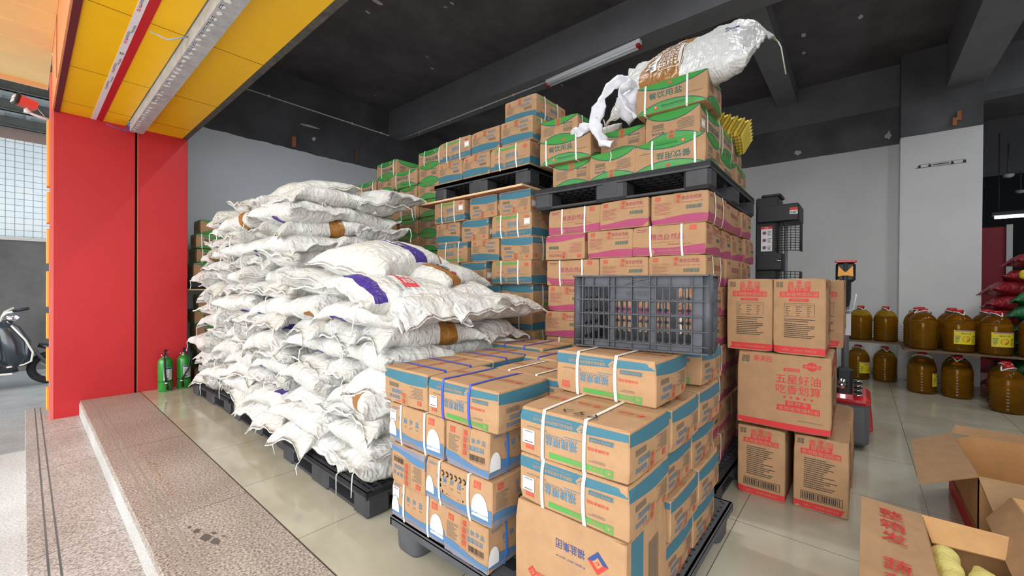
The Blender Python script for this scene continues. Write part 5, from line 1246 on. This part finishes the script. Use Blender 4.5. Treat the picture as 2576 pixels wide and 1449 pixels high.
jl = [((7.52, .02, 0), 'floor jug half hidden behind the pallet truck, leftmost under the shelf', 30), ((7.55, -.26, 0), 'second floor jug from the left, under the shelf against the wall', 170), ((7.03, -.575, 0), 'floor jug with orange-lit oil under the middle of the shelf', 60), ((6.99, -.865, 0), 'dark floor jug under the shelf, second from the right', 150), ((6.50, -1.16, 0), 'nearest and largest floor jug, at the right edge', 120),
      ((7.50, -.005, SH+.012), 'shelf jug at the far left, behind the truck handle', 180), ((7.50, -.262, SH+.012), 'shelf jug in front of the wall, left of the pillar', 180), ((6.96, -.575, SH), 'shelf jug standing at the left corner of the nearer board', 100), ((6.94, -.865, SH), 'shelf jug with a bright yellow label, middle of the nearer board', 0), ((6.90, -1.14, SH), 'shelf jug with yellow label, right end of the nearer board', 0),
      ((7.25, -.55, SH), 'shelf jug in the second row, left', 40), ((7.24, -.84, SH), 'shelf jug in the second row, middle', 0), ((7.22, -1.12, SH), 'shelf jug in the second row, right', 0), ((7.55, -.60, SH), 'shelf jug in the back row against the pillar, left', 10), ((7.54, -.88, SH), 'shelf jug in the back row against the pillar, right', 0),
      ((6.86, -1.42, SH), 'shelf jug beyond the right edge of the nearer board', 0), ((7.35, -.60, 0), 'floor jug in the second row under the shelf', 0), ((7.30, -.90, 0), 'floor jug in the second row near the middle', 0), ((6.82, -1.20, 0), 'floor jug behind the nearest largest one', 0)]
for i, (p, lab, rz) in enumerate(jl):
    o = jp if i == 0 else copy_tree(jp)
    o.location = p; o.rotation_euler = (0, 0, R(rz+20)); o.scale = (.94,)*3 if p[0] > 7.4 and p[1] > -.4 else (.97,)*3; tag(o, lab, 'oil jug', JG)
BRD = mat('shelf_board_brown', (110, 84, 62), .6, var=.15)
tag(box_obj('shelf_board', (7.33, -.40, SH-.012, 7.80, .40, SH+.012), BRD), 'brown board spanning the jugs along the grey wall, left of the pillar', 'board')
tag(box_obj('shelf_board', (6.78, -1.62, SH-.022, 7.72, -.40, SH), BRD), 'brown board spanning the jugs before the pillar', 'board')

# heap of red and green sacks at the right edge
SRED = sack_mat('net_red', (150, 32, 44)); SGRN = sack_mat('net_green', (40, 110, 66)); SYEL = mat('bag_yellow', (235, 215, 40), .5)
mr = sack_mesh(sack_fn(.75, .20, .20, 61, (-.05, -.02, -.06, 0), 1.2), (), 28, 28, base=SRED); mg = sack_mesh(sack_fn(.75, .20, .20, 62, (-.03, -.05, -.02, -.05), 1.4), (), 28, 28, base=SGRN)
for l in range(8):
    x, y = 7.48+.02*math.sin(l*2), -1.50+.03*math.sin(l*1.7)
    if l in (0, 1, 2): continue
    o = link('rice_sack', mr, None, (x, y, .13+l*.165-.03), (R(3*math.sin(l)), 0, R(92+6*math.sin(l*3)))); tag(o, 'dark red sack at the right edge, %s from the top of the red pile' % ORD[8-l], 'sack', 'red sacks at the right edge')
for l in range(3): 
    o = link('rice_sack', mr, None, (7.72, -1.55, .13+l*.165-.03), (0, 0, R(90))); tag(o, 'dark red sack hidden low in the red pile, %s from the floor' % ORD[l+1], 'sack', 'red sacks at the right edge')
for l in range(8):
    o = link('rice_sack', mg, None, (7.22, -1.66+.02*math.sin(l*2.3), .13+l*.150-.03), (R(4*math.sin(l*2)), 0, R(88+7*math.sin(l*5)))); tag(o, 'green sack at the right edge of the picture, %s from the floor' % ORD[l+1], 'sack', 'green sacks at the right edge')
for i, (y, z) in enumerate(((-1.57, 1.40), (-1.60, 1.58))):
    o = link('rice_sack', mr, None, (7.4, y, z), (R(3), 0, R(80+20*i))); o.scale = (.8, .8, .8); tag(o, 'smaller red sack on top of the heap, %s one' % ('lower', 'upper')[i], 'sack', 'red sacks at the right edge')
    k = MB(); k.box(7.16, -1.60, z-.03, 7.24, -1.36-.08*i, z+.07, SYEL, .02); tag(k.build('yellow_packet'), '%s bright yellow packet tied on the red sacks at the right edge' % ('lower', 'upper')[i], 'packet')
# dark sales room: partition, lamps
tag(box_obj('red_partition', (9.3, -1.62, 0, 9.36, -1.20, 2.18), mat('partition_red', (140, 28, 42), .5), None, .01), 'dark red partition panel beyond the pillar', 'panel')
tag(box_obj('white_post', (9.25, -1.68, 0, 9.30, -1.62, 2.2), mat('post_grey', (190, 190, 188), .5)), 'pale upright post beside the dark red partition', 'post')
def far_lamp():
    t = empty('strip_lamp', (12.0, -2.15, 2.63)); tag(t, 'lit white strip lamp hanging in the dark room beyond the pillar', 'lamp'); t.rotation_euler = (0, 0, R(0))
    k = MB(); k.tube([(0, .2, 0), (0, -1.6, 0)], .028, mat('lamp_on', (235, 245, 255), .4, emit=((235, 245, 255), 9.0)), n=12); k.build('lit_tube', t)
    k = MB(); k.box(-.05, -1.65, .03, .05, .25, .10, JGREY, .01); k.build('housing', t)
    for y in (.15, -1.5): k = MB(); k.tube([(0, y, .1), (0, y, 1.6)], .006, JGREY, n=6); k.build('hanger', t)
far_lamp()
def smoke(x, y, z, lab):
    t = empty('ceiling_detector', (x, y, z)); tag(t, lab, 'detector'); k = MB(); k.lathe([(.0, -.06), (.05, -.05), (.07, -.02), (.06, 0)], WHT, 18); k.build('dome', t); k = MB(); k.tube([(0, 0, 0), (0, 0, .5)], .012, JGREY, n=6); k.build('stem', t)
smoke(10.5, -1.85, 3.16, 'nearer white dome detector hanging in the dark room'); smoke(12.2, -2.3, 3.14, 'farther white dome detector hanging in the dark room')

# ------------------------------------------------------------------ open cartons in the lower right corner
KIN = mat('kraft_inner', (196, 150, 98), .8, var=.1, vscale=10, bump=.15, bscale=50)
def panel(pts, m, th=.005):
    k = MB(); P = [Vector(p) for p in pts]; n = (P[1]-P[0]).cross(P[2]-P[0]).normalized()*th
    k.face(P, m); k.face([p+n for p in P][::-1], m)
    for i in range(len(P)): j = (i+1) % len(P); k.face([P[i], P[j], P[j]+n, P[i]+n], KRAFTD)
    return k
def open_carton_big():
    t = empty('open_carton', (3.36, -.80, 0)); o = Vector(t.location); tag(t, 'large open carton with a hand hole and its left flap folded out', 'carton')
    def B(nm, pts, m=KIN): k = panel([Vector(p)-o for p in pts], m); return k.build(nm, t)
    x0, x1, y0, y1, h = 2.97, 3.75, -1.16, -.44, .35
    B('bottom', [(x0, y0, .003), (x1, y0, .003), (x1, y1, .003), (x0, y1, .003)])
    B('left_wall', [(x0, y1, 0), (x1, y1, 0), (x1, y1, h), (x0, y1, h)]); B('right_wall', [(x0, y0, 0), (x0, y0, h), (x1, y0, h), (x1, y0, 0)]); B('near_wall', [(x0, y0, 0), (x0, y1, 0), (x0, y1, h), (x0, y0, h)])
    B('print_band', [(x0-.002, y1+.0065, .0), (x1, y1+.0065, .0), (x1, y1+.0065, .09), (x0-.002, y1+.0065, .09)], OILR)
    # far wall with the hand hole cut out
    k = MB(); n = 24; hy, hz, rw, rh = -.82, .235, .075, .032; W2, H2 = (y1-y0)/2, h/2; cy, cz = (y0+y1)/2, h/2
    for d in (0, .005):
        inn = []; out = []
        for i in range(n):
            a = 2*math.pi*(i+.5)/n; c, s = math.cos(a), math.sin(a); inn.append(Vector((x1+d, hy+rw*math.copysign(abs(c)**.6, c), hz+rh*math.copysign(abs(s)**.8, s)))-o)
            m_ = max(abs(c), abs(s)); out.append(Vector((x1+d, cy+W2*c/m_, cz+H2*s/m_))-o)
        for i in range(n): j = (i+1) % n; k.face([inn[i], inn[j], out[j], out[i]], KIN)
    k.build('far_wall', t)
    B('left_flap', [(x0-.02, y1, h), (x1-.0, y1, h+.0), (x1-.28, y1+.20, h-.02), (x0-.22, y1+.22, h-.03)], KRAFT)
    B('far_flap', [(x1, y0, h), (x1, y1, h), (x1+.02, y1-.02, h+.05), (x1+.02, y0, h+.05)], KRAFT)
    B('near_flap', [(x0, y1, h), (x0, y0, h), (x0-.23, y0, h-.10), (x0-.23, y1-.02, h-.10)], KRAFT)
open_carton_big()
def open_carton_mid():
    t = empty('open_carton', (2.45, -.86, 0)); o = Vector(t.location); tag(t, 'open carton in the right corner holding a yellow glove', 'carton')
    def B(nm, pts, m=KIN): k = panel([Vector(p)-o for p in pts], m); return k.build(nm, t)
    x0, x1, y0, y1, h = 2.10, 2.72, -1.05, -.50, .36
    B('bottom', [(x0, y0, .003), (x1, y0, .003), (x1, y1, .003), (x0, y1, .003)]); B('far_wall', [(x1, y0, 0), (x1, y1, 0), (x1, y1, h), (x1, y0, h)]); B('left_wall', [(x0, y1, 0), (x1, y1, 0), (x1, y1, h), (x0, y1, h)])
    B('near_wall', [(x0, y0, 0), (x0, y1, 0), (x0, y1, h), (x0, y0, h)]); B('right_wall', [(x0, y0, 0), (x0, y0, h), (x1, y0, h), (x1, y0, 0)])
    B('left_flap', [(x0, y1, h), (x1, y1, h), (x1-.04, y1+.075, h-.10), (x0, y1+.085, h-.12)], KRAFT)
    B('far_flap', [(x1, y0, h), (x1, y1, h), (x1-.22, y1-.03, h-.06), (x1-.22, y0, h-.05)], KIN)
    G = MB(); N = 18; vs = []
    for j in range(N+1):
        for i in range(N+1):
            a, b = -.09+.18*i/N, -.08+.16*j/N; r = math.hypot(a/.09, b/.08); z = .05*max(0, 1-r*r*.6)+.016*noise.noise(Vector((a*30, b*30, 2)))+.01*noise.noise(Vector((a*70, b*60, 5)))
            sc = min(1, 1/(max(abs(a/.09), abs(b/.08))+1e-6)*r) if r > 1 else 1; q = 1/max(r, 1); vs.append(Vector((2.58+a*q, -.64+b*q, .34+z)))
    G.raw(vs, [[j*(N+1)+i, j*(N+1)+i+1, (j+1)*(N+1)+i+1, (j+1)*(N+1)+i] for j in range(N) for i in range(N)], mat('glove_yellow', (240, 216, 60), .7), True)
    g = G.build('work_glove'); tag(g, 'crumpled yellow cloth glove on the flap of the corner carton', 'glove')
open_carton_mid()
def open_carton_near():
    t = empty('open_carton', (2.1, -.36, 0)); o = Vector(t.location); tag(t, 'open carton in the foreground with red characters on its wide flap', 'carton')
    def B(nm, pts, m=KIN): k = panel([Vector(p)-o for p in pts], m); return k.build(nm, t)
    x0, x1, y0, y1, h = 1.50, 2.46, -.49, -.205, .29
    B('bottom', [(x0, y0, .003), (x1, y0, .003), (x1, y1, .003), (x0, y1, .003)]); B('left_wall', [(x0, y1, 0), (x1, y1, 0), (x1, y1, h), (x0, y1, h)]); B('right_wall', [(x0, y0, 0), (x0, y0, h), (x1, y0, h), (x1, y0, 0)]); B('far_wall', [(x1, y0, 0), (x1, y1, 0), (x1, y1, h), (x1, y0, h)])
    B('near_wall', [(x0, y0, 0), (x0, y1, 0), (x0, y1, h), (x0, y0, h)])
    k = panel([Vector(p)-o for p in [(x0, y1, h), (x1, y1, h), (x1-.02, y1+.195, h+.02), (x0, y1+.205, h+.01)]], KRAFT)
    f = Face2D(k, lambda x, y, d: Vector((x, y1+.09+y, h+.0165+d+.05*y+.0))-o); f.d = .0007
    for i, ch in enumerate('整箱发 蔬菜面'):
        if ch != ' ': f.text(ch, 2.34-i*.105, .01, .085, OILR, 1, w=.075, bold=.02, rot=R(-90))
    k.build('left_flap', t)
    B('far_flap', [(x1, y0, h), (x1, y1, h), (x1-.13, y1-.02, h-.05), (x1-.12, y0+.02, h-.04)], KIN)
open_carton_near()
ROLLM = mat('roll_pale_yellow', (212, 200, 120), .9, var=.12, vscale=30, bump=.5, bscale=90)
for i, (y, x1) in enumerate(((-.255, 2.38), (-.345, 2.27), (-.435, 2.24))):
    k = MB(); n = 26; L0 = .62
    k.lathe([(.0, 0)]+[(.040*(1-(max(0, j-n+4)/4)**2*.6)*(1 if j > 1 else .75)*(1+.09*math.sin(j*1.5)), L0*j/n) for j in range(n+1)]+[(0, L0+.012)], ROLLM, 20, M=Matrix.Rotation(R(90), 4, 'Y'))
    k.map(lambda p: p+noise.noise_vector(p*22)*.005)
    tag(k.build('fuzzy_roll', None, (x1-L0, y, .215)), 'pale yellow fuzzy roll in the foreground carton, %s from the left' % ORD[i+1], 'roll', 'pale yellow rolls in the open carton')

# ------------------------------------------------------------------ outside, left of the red column
plate('wall_outside', (-6, 10.4, -0.25, 3.0, 10.6, 1.93), CONC)
k_ = MB(); k_.box(-6, 10.36, 1.93, 3.0, 10.65, 1.98, mat('wall_cap', (190, 188, 182), .8)); struct(k_.build('trim_9'))
def tiled():
    m, nt, b, L = nodes_mat('white_tiles'); N = nt.nodes.new; g = N('ShaderNodeNewGeometry'); mp = N('ShaderNodeMapping'); mp.inputs['Rotation'].default_value = (R(90), 0, 0); L(g.outputs['Position'], mp.inputs[0])
    br = N('ShaderNodeTexBrick'); br.offset = 0; br.inputs['Scale'].default_value = 1; br.inputs['Brick Width'].default_value = .104; br.inputs['Row Height'].default_value = .108; br.inputs['Mortar Size'].default_value = .004
    br.inputs['Color1'].default_value = (*lin((240, 248, 250)), 1); br.inputs['Color2'].default_value = (*lin((232, 244, 248)), 1); br.inputs['Mortar'].default_value = (*lin((120, 140, 150)), 1); L(mp.outputs[0], br.inputs[0]); L(br.outputs[0], b.inputs['Base Color']); b.inputs['Roughness'].default_value = .3
    return m
plate('wall_tiled', (-6, 11.2, 1.8, 3.0, 11.4, 3.86), tiled())
def canopy():
    t = empty('metal_canopy', (-.6, 9.2, 3.7)); o = Vector(t.location); tag(t, 'rusty corrugated metal canopy on grey purlins outside the red column', 'canopy')
    SH_ = mat('canopy_sheet', (176, 190, 192), .6, var=.15, vscale=6); PUR = mat('purlin_grey', (92, 94, 90), .7, var=.2)
    k = MB(); k.box(-3.4, -1.7, .30, 3.0, 2.2, .31, SH_)
    for i in range(22): x = -3.3+i*.28; k.box(x, -1.7, .26, x+.05, 2.2, .302, mat('sheet_rib', (150, 160, 160), .6))
    k.build('sheet', t)
    for y in (-1.45, -.55, .45, 1.45): k = MB(); k.box(-3.4, y, .10, 3.0, y+.05, .27, PUR); k.box(-3.4, y-.03, .10, 3.0, y+.08, .115, PUR); k.build('purlin', t)
    k = MB(); k.box(-3.4, 1.95, .02, 3.0, 2.02, .30, mat('rust_rail', (150, 128, 120), .7)); k.build('edge_rail', t)
canopy()
def awning():
    t = empty('orange_awning', (-1.4, 3.4, 3.6)); tag(t, 'cream-orange panelled awning ceiling outside the shop front', 'awning')
    for i in range(26):
        y = 4.02-i*.40; k = MB(); k.box(-1.6, y-.392, 0, 1.585, y, .03, AWN, .003); k.build('panel', t) if i < 14 else None
    k = MB(); k.box(-1.6, 4.02, -.035, 1.585, 4.09, .06, mat('awning_edge', (238, 170, 110), .45)); k.build('edge_rail', t)
awning()
def floodlight():
    t = empty('floodlight', (.02, 6.62, 3.08)); tag(t, 'red floodlight on a white arm fixed to the red column outside', 'floodlight')
    FR = mat('flood_red', (205, 70, 60), .45); M_ = Matrix.Rotation(R(12), 4, 'Y')@Matrix.Rotation(R(12), 4, 'Z')
    k = MB(); k.box(-.075, -.06, -.02, .06, .06, .075, FR, .012, M_); k.build('housing', t)
    k = MB(); k.box(-.10, -.068, -.03, -.07, .068, .085, JBLK, .01, M_); k.build('bezel', t)
    for z in (.0, .04): k = MB(); k.box(-.108, -.05, z-.012, -.098, .05, z+.020, WHT, .002, M_); k.build('lens', t)
    k = MB(); k.tube([(0, 0, -.02), (0, 0, -.055), (.05, .0, -.075), (.165, .0, -.10)], .013, WHT, n=8); k.build('arm', t)
    k = MB(); k.lathe([(.0, -.07), (.025, -.07), (.025, -.035), (0, -.03)], WHT, 14); k.build('knuckle', t)
    k = MB(); k.tube([(.06, 0, .02), (.09, .0, -.03), (.12, 0, -.07)], .003, WHT, n=5); k.build('cable', t)
floodlight()
SGO = mat('sign_orange', (240, 165, 70), .5)
for i, (z0, z1) in enumerate(((2.30, 2.98), (1.92, 2.24), (1.50, 1.86), (1.05, 1.42), (.72, .98), (.28, .62), (-.02, .20))):
    tag(box_obj('sign_block', (.150, 6.42, z0-.05, .172, 6.58, z1-.05), SGO, None, .004), 'orange sign block on the outer side of the red column, %s from the top' % ORD[i+1], 'sign block', 'orange sign blocks on the column side')
def scooter():
    t = empty('scooter', (-.05, 8.9, -.19)); tag(t, 'dark scooter with white trim lines parked by the grey wall outside', 'scooter')
    DB = mat('scooter_dark', (44, 50, 58), .25, coat=.6); TY = mat('tyre', (36, 36, 38), .8); CRM = mat('trim_cream', (230, 228, 215), .3)
    def wheel(x, nm):
        k = MB(); n = 36; m = 10
        for i in range(n):
            pass
        vs = []; fs = []
        for i in range(n):
            a = 2*PI*i/n
            for j in range(m): b = 2*PI*j/m; r = .185+.045*math.cos(b); vs.append(Vector((x+r*math.cos(a), .045*math.sin(b), .23+r*math.sin(a))))
        fs = [[i*m+j, i*m+(j+1) % m, ((i+1) % n)*m+(j+1) % m, ((i+1) % n)*m+j] for i in range(n) for j in range(m)]
        k.raw(vs, fs, TY, True); w = k.build(nm, t)
        k = MB(); k.lathe([(.0, -.03), (.045, -.03), (.045, .03), (0, .03)], MET, 20, M=Matrix.Translation((x, 0, .23))@Matrix.Rotation(R(90), 4, 'X'))
        for i in range(5): a = 2*PI*i/5; k.tube([(x, 0, .23), (x+.14*math.cos(a), 0, .23+.14*math.sin(a))], .014, MET, n=6)
        k.build('rim', w)
    wheel(.30, 'front_wheel'); wheel(-1.0, 'rear_wheel')
    k = MB(); k.tube([(-.02, -.02, .30), (-.02, -.02, .42), (-.04, -.02, .60), (-.10, -.01, .78), (-.16, 0, .90)], [.13, .15, .16, .13, .07], DB, n=18, sq=1.3); k.build('leg_shield', t)
    k = MB(); k.tube([(-.75, 0, .30), (-.55, 0, .26), (-.25, 0, .26), (-.02, 0, .32)], [.12, .10, .10, .12], DB, n=14, sq=1.5); k.build('floorboard', t)
    k = MB(); k.tube([(-1.2, 0, .55), (-1.0, 0, .62), (-.75, 0, .62), (-.55, 0, .5)], [.08, .17, .17, .10], DB, n=16, sq=1.1); k.build('rear_body', t)
    k = MB(); k.tube([(-1.2, 0, .78), (-.9, 0, .80), (-.6, 0, .74)], [.06, .10, .06], BLKR, n=14, sq=1.6); k.build('seat', t)
    k = MB(); k.tube([(-.06, -.17, .86), (.06, -.18, .66), (.13, -.19, .48), (.115, -.19, .36), (.05, -.18, .32), (-.10, -.17, .30)], .011, CRM, n=8); k.build('trim_line', t)
    k = MB(); k.tube([(-.28, -.17, .80), (-.20, -.18, .62), (-.17, -.19, .42), (-.22, -.19, .30), (-.5, -.17, .27)], .010, CRM, n=8); k.build('trim_line', t)
    k = MB(); k.tube([(.18, 0, .56), (.30, 0, .52), (.42, 0, .42), (.48, 0, .33)], [.03, .05, .05, .02], DB, n=12, sq=1.6); k.build('front_fender', t)
    for y in (-.06, .06): k = MB(); k.tube([(.02, y, .70), (.14, y, .50), (.30, y, .23)], .02, JGREY, n=8); k.build('fork', t)
    k = MB(); k.tube([(-.15, 0, .88), (-.14, -.05, .98), (-.10, -.14, 1.03), (.06, -.26, 1.08)], .014, CRM, n=8); k.tube([(-.15, 0, .88), (-.14, .05, .98), (-.12, .16, 1.03), (-.05, .28, 1.08)], .014, CRM, n=8); k.build('handlebar', t)
    k = MB(); k.tube([(-.04, -.19, 1.055), (.09, -.29, 1.09)], .02, BLKR, n=8); k.build('grip', t)
    k = MB(); k.tube([(-.10, 0, .98), (-.02, 0, .92)], [.05, .07], CHR, n=14); k.build('headlamp', t)
    k = MB(); k.box(-.8, -.20, .20, -.05, -.17, .225, CRM, .004); k.build('step_trim', t)
scooter()

# lit tube lamps over the near part of the shop (same kind as the one in the dark room); the last pair is added fill
def room_lamp(x, y, z, rz, power, lab):
    t = empty('strip_lamp', (x, y, z), (0, 0, R(rz))); tag(t, lab, 'lamp', 'lit strip lamps over the near part of the shop')
    k = MB(); k.tube([(0, -.6, 0), (0, .6, 0)], .016, MATS['lamp_on'], n=10); k.build('lit_tube', t)
    k = MB(); k.box(-.03, -.62, .02, .03, .62, .07, WHT, .006); k.build('housing', t)
    l = bpy.data.lights.new('tube_light', 'AREA'); l.shape = 'RECTANGLE'; l.size = .06; l.size_y = 1.2; l.energy = power; l.color = (.95, .98, 1.0)
    o = bpy.data.objects.new('tube_light', l); COL.objects.link(o); o.parent = t; o.location = (0, 0, -.03)
room_lamp(4.85, -1.6, 4.13, 0, 32, 'lit strip lamp under the long beam, outside the picture to the right')
room_lamp(3.0, -2.4, 4.55, 90, 32, 'lit strip lamp on the ceiling behind the open cartons')
room_lamp(6.6, -3.2, 4.35, 90, 32, 'lit strip lamp on the ceiling before the dark room')

room_lamp(2.3, 2.3, 4.60, 0, 58, 'unseen strip lamp added above the sacks to brighten the back wall')  # added fixture, lifts the brightness of the back wall
room_lamp(3.5, 0.2, 4.60, 90, 22, 'unseen strip lamp added above the nearest pile for more indoor light')  # added fixture, extra fill for the interior
